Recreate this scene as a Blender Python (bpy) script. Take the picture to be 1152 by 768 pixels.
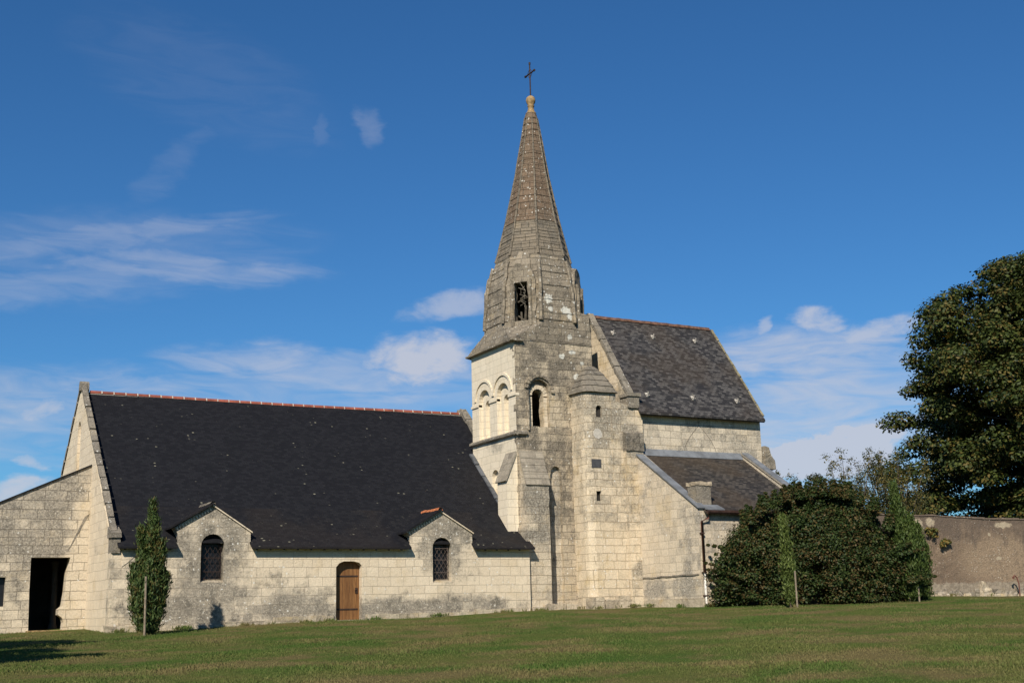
import bpy, bmesh, math, random
import numpy as np
from mathutils import Vector, Matrix
random.seed(7); rng = np.random.default_rng(7)
for o in list(bpy.data.objects): bpy.data.objects.remove(o)
S = bpy.context.scene; COL = S.collection

# ---------------------------------------------------------------- camera
cam = bpy.data.cameras.new('camera'); co = bpy.data.objects.new('camera', cam); COL.objects.link(co)
cam.sensor_width = 36; cam.lens = 44.31; cam.clip_start = .1; cam.clip_end = 5000
_f = 1418.0
_x = Vector((2624, 241, _f)).normalized(); _z = Vector((-166, -6530, _f)).normalized()
_y = _z.cross(_x).normalized()
if _y.z < 0: _y = -_y
_z = _x.cross(_y)
if _z.y > 0: _z = -_z
# rows: world axes seen from the camera (right, down, forward)
RT = Vector((_x.x, _y.x, _z.x)); DN = Vector((_x.y, _y.y, _z.y)); FW = Vector((_x.z, _y.z, _z.z))
co.matrix_world = Matrix(((RT.x, -DN.x, -FW.x, 0), (RT.y, -DN.y, -FW.y, 0), (RT.z, -DN.z, -FW.z, 0), (0, 0, 0, 1)))
S.camera = co
S.render.resolution_x = 1024; S.render.resolution_y = 682

# ---------------------------------------------------------------- light
SUN = Vector((.93, 1.0, -1.0)).normalized()          # travel direction of the sunlight
sl = bpy.data.lights.new('sun', 'SUN'); sl.energy = 5.0; sl.angle = math.radians(.5); sl.color = (1, .925, .80)
so = bpy.data.objects.new('sun', sl); COL.objects.link(so); so.rotation_euler = SUN.to_track_quat('-Z', 'Y').to_euler()
so.location = (0, 0, 60)
S.view_settings.view_transform = 'Standard'; S.view_settings.look = 'None'
S.view_settings.exposure = 0.36; S.view_settings.gamma = 1; S.view_settings.use_curve_mapping = False

# ---------------------------------------------------------------- node helpers
class NT:
    def __init__(s, nt): s.t = nt; s.n = nt.nodes; s.l = nt.links
    def new(s, typ, **kw):
        n = s.n.new(typ)
        for k, v in kw.items(): setattr(n, k, v)
        return n
    def put(s, sock, v):
        if isinstance(v, bpy.types.NodeSocket): s.l.new(v, sock)
        elif isinstance(v, (tuple, list)) and len(v) == 3 and sock.type == 'RGBA': sock.default_value = (*v, 1)
        else: sock.default_value = v
    def m(s, op, a, b=0., c=0., clamp=False):
        n = s.new('ShaderNodeMath', operation=op, use_clamp=clamp)
        s.put(n.inputs[0], a); s.put(n.inputs[1], b); s.put(n.inputs[2], c); return n.outputs[0]
    def vm(s, op, a, b=(0, 0, 0)):
        n = s.new('ShaderNodeVectorMath', operation=op); s.put(n.inputs[0], a)
        if op == 'SCALE': s.put(n.inputs[3], b)
        else: s.put(n.inputs[1], b)
        return n.outputs['Value' if op in ('LENGTH', 'DOT_PRODUCT') else 'Vector']
    def mix(s, f, a, b, blend='MIX'):
        n = s.new('ShaderNodeMix', data_type='RGBA', blend_type=blend, clamp_factor=True)
        s.put(n.inputs[0], f); s.put(n.inputs[6], a); s.put(n.inputs[7], b); return n.outputs[2]
    def noise(s, v, scale, detail=4, rough=.55, dist=0., col=False):
        n = s.new('ShaderNodeTexNoise'); s.put(n.inputs['Vector'], v); n.inputs['Scale'].default_value = scale
        n.inputs['Detail'].default_value = detail; n.inputs['Roughness'].default_value = rough; n.inputs['Distortion'].default_value = dist
        return n.outputs['Color' if col else 'Fac']
    def ss(s, v, a, b, lo=0., hi=1.):
        n = s.new('ShaderNodeMapRange', interpolation_type='SMOOTHSTEP'); s.put(n.inputs[0], v)
        n.inputs[1].default_value = a; n.inputs[2].default_value = b; n.inputs[3].default_value = lo; n.inputs[4].default_value = hi
        return n.outputs[0]
    def vor(s, v, scale, out='Distance', rnd=1.):
        n = s.new('ShaderNodeTexVoronoi'); s.put(n.inputs['Vector'], v); n.inputs['Scale'].default_value = scale
        n.inputs['Randomness'].default_value = rnd; return n.outputs[out]
    def xyz(s, v):
        n = s.new('ShaderNodeSeparateXYZ'); s.put(n.inputs[0], v); return n.outputs
    def comb(s, x, y, z):
        n = s.new('ShaderNodeCombineXYZ'); s.put(n.inputs[0], x); s.put(n.inputs[1], y); s.put(n.inputs[2], z); return n.outputs[0]

# ---------------------------------------------------------------- sky
W = bpy.data.worlds.new('World'); S.world = W; W.use_nodes = True
w = NT(W.node_tree); bg = w.n['Background']
sky = w.new('ShaderNodeTexSky', sky_type='NISHITA', sun_disc=False)
sky.sun_elevation = math.asin(-SUN.z); sky.sun_rotation = math.atan2(-SUN.x, -SUN.y) % (2 * math.pi)
sky.altitude = 80; sky.air_density = 1.0; sky.dust_density = .25; sky.ozone_density = 3.2
d3 = w.new('ShaderNodeTexCoord').outputs['Generated']
dx, dy, dz = w.xyz(d3)[:]
az = w.m('ARCTAN2', dx, dy); el = w.m('ARCSINE', dz)
def az_el(px, py):
    d = (RT * (px - 576) + DN * (py - 384) + FW * _f).normalized()
    return math.atan2(d.x, d.y), math.asin(d.z)
SKYK = .066
# clouds: (px, py, half width, half height, tilt deg, density, stretch)  -> turned into compass directions
CL = [(120, 268, 170, 16, -10, .30, 3.5), (190, 300, 160, 20, 2, .42, 3), (50, 318, 130, 26, -8, .26, 3), (100, 290, 230, 50, -4, .16, 3), (190, 190, 60, 16, -45, .08, 3),
      (230, 90, 140, 60, 20, .05, 3), (416, 141, 17, 22, -10, .17, 1), (357, 144, 10, 18, 20, .08, 1),
      (508, 345, 56, 17, -10, .55, 1), (478, 406, 66, 33, -4, .9, 1), (350, 415, 160, 24, 3, .55, 3), (440, 432, 110, 20, 0, .55, 2),
      (170, 433, 110, 14, 4, .55, 3), (45, 455, 34, 18, -10, .7, 1), (25, 551, 30, 16, -10, .8, 1), (32, 518, 14, 8, 0, .6, 1), (20, 470, 90, 50, 0, .45, 2), (250, 445, 330, 40, 0, .35, 3),
      (905, 412, 150, 42, 3, .75, 2.2), (920, 362, 30, 13, 15, .75, 1), (862, 370, 9, 16, 20, .6, 1), (992, 372, 56, 15, -5, .7, 1),
      (935, 508, 95, 34, -8, 1.7, 1), (890, 470, 130, 70, 0, .7, 1.6), (980, 450, 110, 60, 0, .6, 1.8), (930, 540, 160, 40, 0, .5, 1.8), (575, 440, 120, 30, 0, .35, 2),
      (1100, 470, 200, 60, 0, .5, 2), (-150, 470, 200, 50, 0, .6, 2), (1500, 430, 260, 70, 0, .6, 2)]
nv = w.comb(w.m('MULTIPLY', az, 1.0), w.m('MULTIPLY', el, 2.2), 0.)
warp = w.noise(nv, 14, 5, .6, col=True)
tot = None
n_fine = w.noise(w.comb(az, w.m('MULTIPLY', el, 1.7), 0.), 30, 9, .6, .3)
n_strk = w.noise(w.comb(w.m('ADD', az, w.m('MULTIPLY', el, .7)), w.m('MULTIPLY', el, 5.), 3.), 13, 8, .58, .9)
wx, wy, _ = w.xyz(warp)[:]
azw = w.m('ADD', az, w.m('MULTIPLY', w.m('SUBTRACT', wx, .5), .05)); elw = w.m('ADD', el, w.m('MULTIPLY', w.m('SUBTRACT', wy, .5), .03))
for (px, py, hw, hh, tilt, dens, st) in CL:
    a0, e0 = az_el(px, py); k = 1 / _f; ca = math.cos(e0)
    t = math.radians(tilt) + math.radians(-1.4)
    u = w.m('MULTIPLY', w.m('SUBTRACT', azw, a0), ca); v = w.m('SUBTRACT', elw, e0)
    p = w.m('ADD', w.m('MULTIPLY', u, math.cos(t)), w.m('MULTIPLY', v, math.sin(-t)))
    q = w.m('ADD', w.m('MULTIPLY', u, math.sin(t)), w.m('MULTIPLY', v, math.cos(t)))
    r = w.m('ADD', w.m('POWER', w.m('DIVIDE', p, hw * k), 2.), w.m('POWER', w.m('DIVIDE', q, hh * k), 2.))
    fall = w.m('SUBTRACT', 1., w.m('MULTIPLY', r, .62), clamp=True)
    nz = n_fine if st < 1.5 else n_strk
    body = w.ss(w.m('ADD', nz, w.m('MULTIPLY', fall, .42 if st < 1.5 else .30)), .52 if st < 1.5 else .42, 1.0)
    c = w.m('MULTIPLY', w.m('MULTIPLY', body, w.ss(fall, 0., .75)), dens)
    tot = c if tot is None else w.m('MAXIMUM', tot, c)
tot = w.m('MINIMUM', tot, .85)
skyc = w.new('ShaderNodeHueSaturation'); skyc.inputs['Saturation'].default_value = 1.12; w.put(skyc.inputs['Color'], sky.outputs[0])
cc = w.mix(tot, w.mix(1., skyc.outputs[0], (.48, .86, 1.13), 'MULTIPLY'), (6.7, 6.9, 7.8))
w.put(bg.inputs[0], cc); bg.inputs[1].default_value = SKYK

# ---------------------------------------------------------------- materials
def new_mat(name):
    m = bpy.data.materials.new(name); m.use_nodes = True; n = NT(m.node_tree); b = n.n['Principled BSDF']
    b.inputs['Roughness'].default_value = .9
    b.inputs['Specular IOR Level'].default_value = .25
    return m, n, b
def bumpn(n, b, h, strength, dist, prev=None):
    k = n.new('ShaderNodeBump'); k.inputs['Strength'].default_value = strength; k.inputs['Distance'].default_value = dist
    n.put(k.inputs['Height'], h)
    if prev is not None: n.put(k.inputs['Normal'], prev)
    n.put(b.inputs['Normal'], k.outputs[0]); return k.outputs[0]

def stone(name, base=(.50, .43, .30), base2=(.42, .36, .25), grey=(.24, .22, .185), amt=.0, patches=(), specks=.0, mortar=(.27, .23, .17),
          rowh=.30, bw=.58, bump=.6, msize=.007, ochre=.15, fleck=.35, rough_n=1., dark=0., streak=.0, blobs=(), clean=.28):
    m, n, b = new_mat(name)
    uv = n.new('ShaderNodeUVMap').outputs[0]; pos = n.new('ShaderNodeNewGeometry').outputs['Position']
    wv = n.noise(pos, .9, 2, .5, col=True)
    w2 = n.noise(pos, 9, 3, .6, col=True)
    uvw = n.vm('ADD', uv, n.vm('ADD', n.vm('SCALE', n.vm('SUBTRACT', wv, (.5, .5, .5)), .085), n.vm('SCALE', n.vm('SUBTRACT', w2, (.5, .5, .5)), .028)))
    u_, v_, _q = n.xyz(uvw)[:]
    v_ = n.m('ADD', v_, n.m('ADD', n.m('MULTIPLY', n.m('SINE', n.m('MULTIPLY', v_, 2.3)), .045), n.m('MULTIPLY', n.m('SINE', n.m('MULTIPLY', v_, 6.1)), .018)))
    rw = n.new('ShaderNodeTexWhiteNoise', noise_dimensions='1D'); n.put(rw.inputs['W'], n.m('ADD', n.m('FLOOR', n.m('DIVIDE', v_, rowh)), .5)); rr0 = rw.outputs['Value']
    u_ = n.m('ADD', n.m('MULTIPLY', u_, n.m('ADD', .75, n.m('MULTIPLY', rr0, .55))), n.m('MULTIPLY', rr0, 7.))
    uvw = n.comb(u_, v_, 0.)
    bk = n.new('ShaderNodeTexBrick', offset=.5, offset_frequency=2, squash=.72, squash_frequency=3)
    n.put(bk.inputs['Vector'], uvw); n.put(bk.inputs['Color1'], (0, 0, 0)); n.put(bk.inputs['Color2'], (1, 1, 1)); n.put(bk.inputs['Mortar'], (.5, .5, .5))
    for k, v in (('Scale', 1), ('Mortar Size', msize), ('Mortar Smooth', .35), ('Bias', 0), ('Brick Width', bw), ('Row Height', rowh)): bk.inputs[k].default_value = v
    rnd = bk.outputs['Color']; mort = bk.outputs['Fac']
    big = n.noise(pos, .42, 7, .62); mid = n.noise(pos, 2.1, 7, .65); fine = n.noise(pos, 16, 6, .72); grit = n.noise(pos, 52, 3, .7)
    rv = n.m('MULTIPLY', n.xyz(rnd)[0], 1.)
    c = n.mix(rv, base, base2)
    c = n.mix(n.m('MULTIPLY', n.ss(n.noise(n.vm('ADD', pos, (9, 4, 2)), 1.1, 4, .6), .52, .7), ochre * 2.2), c, (.50, .36, .17))
    mask = n.m('ADD', n.m('ADD', n.m('MULTIPLY', big, .55), n.m('MULTIPLY', mid, .45)), amt)
    mask = n.m('ADD', mask, n.m('MULTIPLY', n.m('SUBTRACT', rv, .5), .11))
    mask = n.m('ADD', mask, n.m('MULTIPLY', n.m('SUBTRACT', fine, .5), .16))
    for (cx, cy, cz, rx, ry, rz, st) in patches:
        dd = n.vm('MULTIPLY', n.vm('SUBTRACT', pos, (cx, cy, cz)), (1 / rx, 1 / ry, 1 / rz))
        mask = n.m('ADD', mask, n.m('MULTIPLY', n.ss(n.vm('LENGTH', dd), 1.25, .35), st))
    mask = n.m('ADD', mask, n.m('MULTIPLY', n.m('SUBTRACT', n.noise(n.vm('ADD', pos, (8, 3, 5)), 5.5, 6, .75), .5), .26))
    g = n.ss(mask, .49, .76)
    gc = n.mix(n.ss(fine, .35, .65), tuple(x * .62 for x in grey), tuple(min(1, x * 1.35) for x in grey))
    c = n.mix(n.m('MULTIPLY', g, .88), c, gc)
    if dark > 0:
        dk = n.ss(n.m('ADD', n.m('MULTIPLY', mid, .6), n.m('MULTIPLY', fine, .4)), .60 - dark * .12, .72 - dark * .1)
        c = n.mix(n.m('MULTIPLY', dk, n.m('MULTIPLY', g, .8)), c, (.075, .068, .055))
    if streak > 0:
        sx = n.noise(n.vm('MULTIPLY', pos, (3.2, 3.2, .35)), 1.5, 5, .6)
        c = n.mix(n.m('MULTIPLY', n.ss(sx, .52, .72), streak), c, (.10, .092, .075))
    sp1 = n.m('MULTIPLY', n.ss(n.noise(pos, 17, 6, .8), .46, .58), n.m('ADD', n.m('MULTIPLY', g, .62), clean))
    c = n.mix(n.m('MULTIPLY', sp1, .75), c, tuple(x * .38 for x in grey))
    sp2 = n.m('MULTIPLY', n.ss(n.noise(n.vm('ADD', pos, (4, 1, 7)), 13, 5, .75), .55, .63), n.m('ADD', n.m('MULTIPLY', g, .75), clean))
    c = n.mix(n.m('MULTIPLY', sp2, .7), c, tuple(min(.7, x * 2.1) for x in grey))
    c = n.mix(n.m('MULTIPLY', n.ss(n.noise(n.vm('ADD', pos, (1, 9, 7)), 3.4, 5, .7), .50, .72), .35), c, n.mix(.5, c, grey))
    for (cx, cy, cz, rr_, zz_) in blobs:
        dd = n.vm('LENGTH', n.vm('MULTIPLY', n.vm('SUBTRACT', pos, (cx, cy, cz)), (1 / rr_, 1 / rr_, 1 / zz_)))
        c = n.mix(n.ss(n.m('ADD', dd, n.m('MULTIPLY', n.m('SUBTRACT', n.noise(pos, 7, 4, .7), .5), 1.9)), 1.0, .8), c, (.60, .58, .51))
    c = n.mix(n.m('MULTIPLY', mort, .72), c, mortar)
    c = n.mix(n.m('MULTIPLY', n.m('SUBTRACT', 1., n.ss(grit, .3, .7)), fleck), c, n.mix(.5, c, (.05, .045, .035)))
    if specks > 0:
        vd = n.vor(n.vm('ADD', pos, n.vm('SCALE', w2, .12)), 5.5); s2 = n.ss(vd, .20, .12)
        gate = n.ss(n.noise(n.vm('ADD', pos, (3, 7, 1)), 1.6, 3, .6), .66 - specks * .3, .72 - specks * .3)
        c = n.mix(n.m('MULTIPLY', n.m('MULTIPLY', s2, gate), .85), c, (.62, .60, .54))
        vd2 = n.vor(pos, 14); s3 = n.ss(vd2, .2, .12); c = n.mix(n.m('MULTIPLY', n.m('MULTIPLY', s3, gate), .5), c, (.55, .50, .40))
    n.put(b.inputs['Base Color'], c)
    h = n.m('ADD', n.m('MULTIPLY', n.m('SUBTRACT', 1., mort), 1.), n.m('ADD', n.m('MULTIPLY', fine, 1.1 * rough_n), n.m('ADD', n.m('MULTIPLY', rv, .5), n.m('MULTIPLY', mid, .9 * rough_n))))
    bumpn(n, b, h, bump, .03)
    return m
def slate(name, c1, c2, lich=(.30, .27, .20), lam=.1, brown=0., rowh=.115, bw=.19, specks=.25, rgh=.55, spec=.25, zlo=None):
    m, n, b = new_mat(name)
    uv = n.new('ShaderNodeUVMap').outputs[0]; pos = n.new('ShaderNodeNewGeometry').outputs['Position']
    wv = n.noise(pos, 1.4, 2, .5, col=True); uvw = n.vm('ADD', uv, n.vm('SCALE', wv, .05))
    bk = n.new('ShaderNodeTexBrick', offset=.5); n.put(bk.inputs['Vector'], uvw)
    n.put(bk.inputs['Color1'], (0, 0, 0)); n.put(bk.inputs['Color2'], (1, 1, 1)); n.put(bk.inputs['Mortar'], (0, 0, 0))
    for k, v in (('Scale', 1), ('Mortar Size', .006), ('Mortar Smooth', .2), ('Brick Width', bw), ('Row Height', rowh)): bk.inputs[k].default_value = v
    rv = n.xyz(bk.outputs['Color'])[0]
    str_n = n.noise(n.vm('MULTIPLY', uv, (2.4, 7., 1)), 1.5, 7, .7)
    c = n.mix(n.ss(n.m('ADD', n.m('MULTIPLY', rv, .55), n.m('MULTIPLY', str_n, .45)), .25, .8), c1, c2)
    big = n.noise(pos, .5, 5, .6)
    if brown: c = n.mix(n.m('MULTIPLY', n.ss(big, .4, .62), brown), c, (.060, .042, .026))
    fine = n.noise(pos, 7, 6, .7)
    c = n.mix(n.m('MULTIPLY', n.ss(fine, .62 - lam * .2, .75), min(1, lam * 3)), c, lich)
    u, v, _ = n.xyz(uv)[:]
    vd = n.vor(n.comb(n.m('MULTIPLY', u, .6), v, 0.), 7.5); rc = n.xyz(n.vor(n.comb(n.m('MULTIPLY', u, .6), v, 0.), 7.5, 'Color'))[0]
    gate = n.m('MULTIPLY', n.ss(rc, .90 - specks * .25, .92 - specks * .25), n.ss(n.noise(n.vm('ADD', pos, (5, 2, 8)), .8, 4, .6), .50, .62))
    if zlo: gate = n.m('MULTIPLY', n.ss(rc, .70, .74), n.m('MULTIPLY', n.ss(n.noise(n.vm('ADD', pos, (5, 2, 8)), .8, 5, .7), .46, .60), n.ss(n.xyz(pos)[2], zlo + 1.3, zlo)))
    c = n.mix(n.m('MULTIPLY', n.m('MULTIPLY', n.ss(vd, .26, .12), gate), .75), c, (.30, .28, .20))
    c = n.mix(n.m('MULTIPLY', bk.outputs['Fac'], .7), c, (.008, .008, .008))
    n.put(b.inputs['Base Color'], c); b.inputs['Roughness'].default_value = rgh; b.inputs['Specular IOR Level'].default_value = spec
    fr = n.m('FRACT', n.m('DIVIDE', n.xyz(uvw)[1], rowh))
    h = n.m('ADD', n.m('MULTIPLY', n.m('SUBTRACT', 1., fr), .8), n.m('ADD', n.m('MULTIPLY', rv, .7), n.m('MULTIPLY', fine, .8)))
    bumpn(n, b, h, .55, .014)
    return m
def plain(name, col, rough=.7, metal=0., var=.3, scale=6., spec=.3, bump=.2, bd=.01, col2=None):
    m, n, b = new_mat(name); pos = n.new('ShaderNodeNewGeometry').outputs['Position']
    nn = n.noise(pos, scale, 6, .65)
    lo = col2 if col2 else tuple(x * (1 - var) for x in col); hi = tuple(min(1, x * (1 + var * .6)) for x in col)
    n.put(b.inputs['Base Color'], n.mix(n.ss(nn, .3, .7), lo, hi)); b.inputs['Roughness'].default_value = rough
    b.inputs['Metallic'].default_value = metal; b.inputs['Specular IOR Level'].default_value = spec
    if bump: bumpn(n, b, n.noise(pos, scale * 4, 5, .7), bump, bd)
    return m
def wood(name, c1, c2, plankw=.13, axis=0, aged=.0):
    m, n, b = new_mat(name); pos = n.new('ShaderNodeNewGeometry').outputs['Position']
    X = n.xyz(pos)[axis]; fr = n.m('FRACT', n.m('DIVIDE', X, plankw)); pl = n.m('FLOOR', n.m('DIVIDE', X, plankw))
    gap = n.m('ADD', n.ss(fr, .05, .0), n.ss(fr, .95, 1.), clamp=True)
    g = n.noise(n.vm('ADD', n.vm('MULTIPLY', pos, (22, 22, 1.1)), n.comb(0., 0., n.m('MULTIPLY', pl, 7.3))), 1.5, 6, .6, .6)
    c = n.mix(n.ss(g, .3, .7), c1, c2)
    wn = n.new('ShaderNodeTexWhiteNoise', noise_dimensions='1D'); n.put(wn.inputs['W'], pl)
    c = n.mix(n.m('MULTIPLY', wn.outputs['Value'], .35), c, tuple(x * .55 for x in c1))
    c = n.mix(n.m('MULTIPLY', gap, .85), c, (.012, .008, .005))
    n.put(b.inputs['Base Color'], c); b.inputs['Roughness'].default_value = .6
    bumpn(n, b, n.m('SUBTRACT', n.m('MULTIPLY', g, .4), gap), .5, .01)
    return m
def leafm(name, cols, scale=.5, brown=None, bamt=0., trans=.12):
    m, n, b = new_mat(name); pos = n.new('ShaderNodeNewGeometry').outputs['Position']
    a = n.new('ShaderNodeAttribute'); a.attribute_name = 'var'
    f = a.outputs['Fac']
    c = n.mix(n.ss(n.m('ADD', n.m('MULTIPLY', f, .6), n.m('MULTIPLY', n.noise(pos, scale, 3, .6), .4)), .2, .75), cols[0], cols[1])
    if brown: c = n.mix(n.m('MULTIPLY', n.ss(n.m('ADD', n.m('MULTIPLY', f, .35), n.noise(n.vm('ADD', pos, (3, 3, 3)), scale * 2.2, 4, .6)), .78 - bamt * .4, .86 - bamt * .4), .8), c, brown)
    n.put(b.inputs['Base Color'], c); b.inputs['Roughness'].default_value = .6; b.inputs['Specular IOR Level'].default_value = .25
    tr = n.new('ShaderNodeBsdfTranslucent'); n.put(tr.inputs[0], c); mx = n.new('ShaderNodeMixShader'); mx.inputs[0].default_value = trans
    n.put(mx.inputs[1], b.outputs[0]); n.put(mx.inputs[2], tr.outputs[0]); n.put(n.n['Material Output'].inputs[0], mx.outputs[0])
    return m

YN = 43.57
M = {}
M['nave'] = stone('nave_limestone', base=(.69, .58, .43), base2=(.62, .515, .375), mortar=(.30, .25, .185), amt=-.02, specks=.6, dark=.9, bump=.7, ochre=.08, grey=(.27, .238, .19), clean=.16,
    patches=[(12.1, YN, 3.2, 1.9, 2, 2.2, .22), (20.85, YN, 2.9, 1.45, 2, 1.6, .24), (10, YN, 1.0, 1.9, 2, 2.3, .16), (13.5, YN, .7, 3.8, 2, 1.1, .16),
             (18.9, YN, .05, 2.3, 1, .8, .38), (22.3, YN, .2, 2.4, 1, .75, .30), (15.6, YN, .3, 1.6, 1, .9, .18), (23.6, YN, 1.6, 1.3, 2, 1.0, -.2), (16.8, YN, 2.1, 3.0, 2, .5, -.16), (18.3, YN, 1.5, 1.5, 2, .6, -.12)])
M['west'] = stone('west_face_limestone', base=(.69, .58, .43), base2=(.62, .515, .38), amt=-.07, specks=.15, dark=.2, bump=.6, ochre=.14, clean=.15)
M['porch'] = stone('porch_limestone', base=(.66, .56, .42), base2=(.57, .48, .355), amt=.075, specks=.4, dark=.55, grey=(.27, .24, .195), bump=.8, bw=.66, rowh=.315, msize=.011, mortar=(.13, .11, .085), clean=.3,
    patches=[(6.3, 47.6, 3.6, 2.9, 2, 2.2, .17), (8.75, 47.6, 1.6, .9, 2, 3.2, -.30), (6.5, 47.6, -.2, 4, 2, .7, -.10)])
M['tower_west'] = stone('tower_clean_limestone', base=(.70, .61, .47), base2=(.66, .57, .43), amt=-.13, specks=0, dark=.1, bump=.4, ochre=.04, fleck=.2, streak=.10, clean=.08,
    patches=[(24.64, 46.2, 6.9, 1, 2.4, .45, .18)])
M['tower'] = stone('tower_weathered_stone', base=(.58, .48, .345), base2=(.47, .385, .275), amt=.12, specks=.45, dark=.8, grey=(.175, .150, .118), bump=1., ochre=.15, msize=.010, rough_n=1.6, mortar=(.12, .105, .08), clean=.4,
    patches=[(26.6, 44.2, 1.2, 1.2, 2, 2.8, -.20), (26.1, 44.2, 8.3, .7, 2, 1.2, -.12), (25.9, 44.2, 6.9, 1.6, 2, .7, .10)], blobs=[(27.6, 44.25, 9.7, .22, .14), (26.9, 44.25, 10.55, .14, .12), (27.4, 44.25, 10.75, .16, .1), (27.9, 44.25, 10.3, .1, .1)])
M['turret'] = stone('turret_limestone', base=(.69, .57, .41), base2=(.61, .50, .35), amt=.045, specks=.5, dark=.4, grey=(.30, .262, .205), bump=.8, ochre=.26, msize=.010, rowh=.33, bw=.66, mortar=(.22, .16, .095), clean=.34,
    patches=[(28, 43.2, 8.3, 2, 2, 1.7, .16), (28, 43.2, 5.5, .9, 2, 2.4, .09), (28, 43.2, 2.0, 1.4, 2, 1.5, -.14), (29.45, 42.9, 6.95, .6, 1, .75, .34), (29.45, 42.9, 1.7, .45, 1, .4, .26), (29.5, 42.9, 4.5, .7, 2, 1.8, .08)], blobs=[])
M['buttress'] = stone('buttress_limestone', base=(.63, .53, .39), base2=(.55, .455, .33), amt=.10, specks=.4, dark=.6, grey=(.24, .215, .175), bump=.9, ochre=.2, msize=.008, rowh=.3, bw=.55, mortar=(.24, .19, .13), clean=.4,
    patches=[(25.2, 43.7, 4.6, 1, 1, .9, .12), (25.2, 43.7, 3.1, 1, 1, .35, .16), (25.2, 43.7, 1.6, 1, 1, 1.2, -.08)])
M['spire_top'] = stone('spire_brown_stone', base=(.18, .122, .080), base2=(.14, .095, .062), amt=-.03, specks=1., dark=.6, grey=(.17, .14, .105), bump=1., ochre=.0, msize=.014, rowh=.32, bw=.45, rough_n=1.6, mortar=(.06, .048, .036), clean=.35)
M['spire_mid'] = stone('spire_grey_stone', base=(.23, .188, .138), base2=(.18, .147, .108), amt=.06, specks=.25, dark=.7, grey=(.155, .138, .112), bump=1., ochre=.05, msize=.014, rowh=.32, bw=.5, rough_n=1.5, mortar=(.065, .056, .042), clean=.4)
M['drum'] = stone('belfry_weathered_stone', base=(.32, .268, .20), base2=(.25, .21, .158), amt=.08, specks=.9, dark=.8, grey=(.168, .142, .110), bump=1., ochre=.14, msize=.009, rowh=.31, rough_n=1.8, mortar=(.085, .072, .055), clean=.4,
    blobs=[(26.35, 44.2, 13.0, .22, .26), (26.45, 44.2, 12.55, .16, .12), (27.15, 44.2, 12.55, .26, .2), (27.35, 44.2, 12.3, .14, .2), (27.3, 44.2, 11.4, .14, .1), (26.3, 44.2, 14.1, .08, .1), (27.6, 44.2, 12.9, .1, .08)])
M['butt_top'] = stone('weathering_slabs', base=(.36, .31, .24), base2=(.24, .205, .16), amt=.05, specks=.3, dark=.7, grey=(.20, .172, .138), bump=1., msize=.016, rowh=.24, bw=.36, mortar=(.30, .265, .205), ochre=0)
M['turret_top'] = stone('turret_roof_slabs', base=(.25, .215, .165), base2=(.19, .16, .125), amt=.08, specks=.3, dark=.8, grey=(.155, .138, .112), bump=1., msize=.008, rowh=3, bw=.7, mortar=(.08, .07, .05), ochre=0)
M['piercap'] = stone('lichened_pier_stone', base=(.36, .31, .24), base2=(.27, .23, .18), amt=.08, specks=.5, dark=1., grey=(.11, .098, .08), bump=1., rowh=.4, bw=.6, ochre=.05, rough_n=2., clean=.6)
M['coping'] = stone('coping_stone', base=(.29, .25, .195), base2=(.22, .188, .148), amt=.1, specks=.6, dark=.75, grey=(.20, .178, .145), bump=1., rowh=.6, bw=.8, ochre=.08, rough_n=1.6, clean=.4)
M['chancel'] = stone('chancel_limestone', base=(.63, .54, .41), base2=(.54, .455, .34), amt=.085, specks=.35, dark=.45, grey=(.28, .255, .21), bump=.7, ochre=.10, rowh=.31, clean=.34, mortar=(.17, .145, .11))
M['sacristy'] = stone('sacristy_limestone', base=(.65, .545, .405), base2=(.57, .475, .35), amt=.065, specks=.4, dark=.3, grey=(.30, .27, .225), bump=.6, ochre=.15, msize=.007, clean=.3, mortar=(.22, .18, .13),
    patches=[(29.5, 41, .9, 1, 2.4, .45, .10), (29.5, 39.6, 3, 1, 1.1, 2.5, .10), (29.5, 42.3, 2.4, 1, 1.2, 1.2, -.12)])
M['plinth'] = stone('plinth_limestone', base=(.58, .49, .36), base2=(.46, .38, .275), amt=.0, specks=.3, dark=.6, bump=1., rowh=.5, bw=.7, rough_n=2, ochre=.3, grey=(.22, .19, .155))
def _wpt(t, z): return (37.5 + .979 * t, 41.22 - .203 * t, z)
WALL_PATCH = [_wpt(5.6, 3.55) + (.25, .22), _wpt(4.9, 3.45) + (.4, .25), _wpt(9.4, 3.4) + (.5, .16), _wpt(9.0, 1.95) + (.16, .08), _wpt(11.4, 3.35) + (.25, .12), _wpt(8.6, 3.0) + (.09, .09)]
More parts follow.
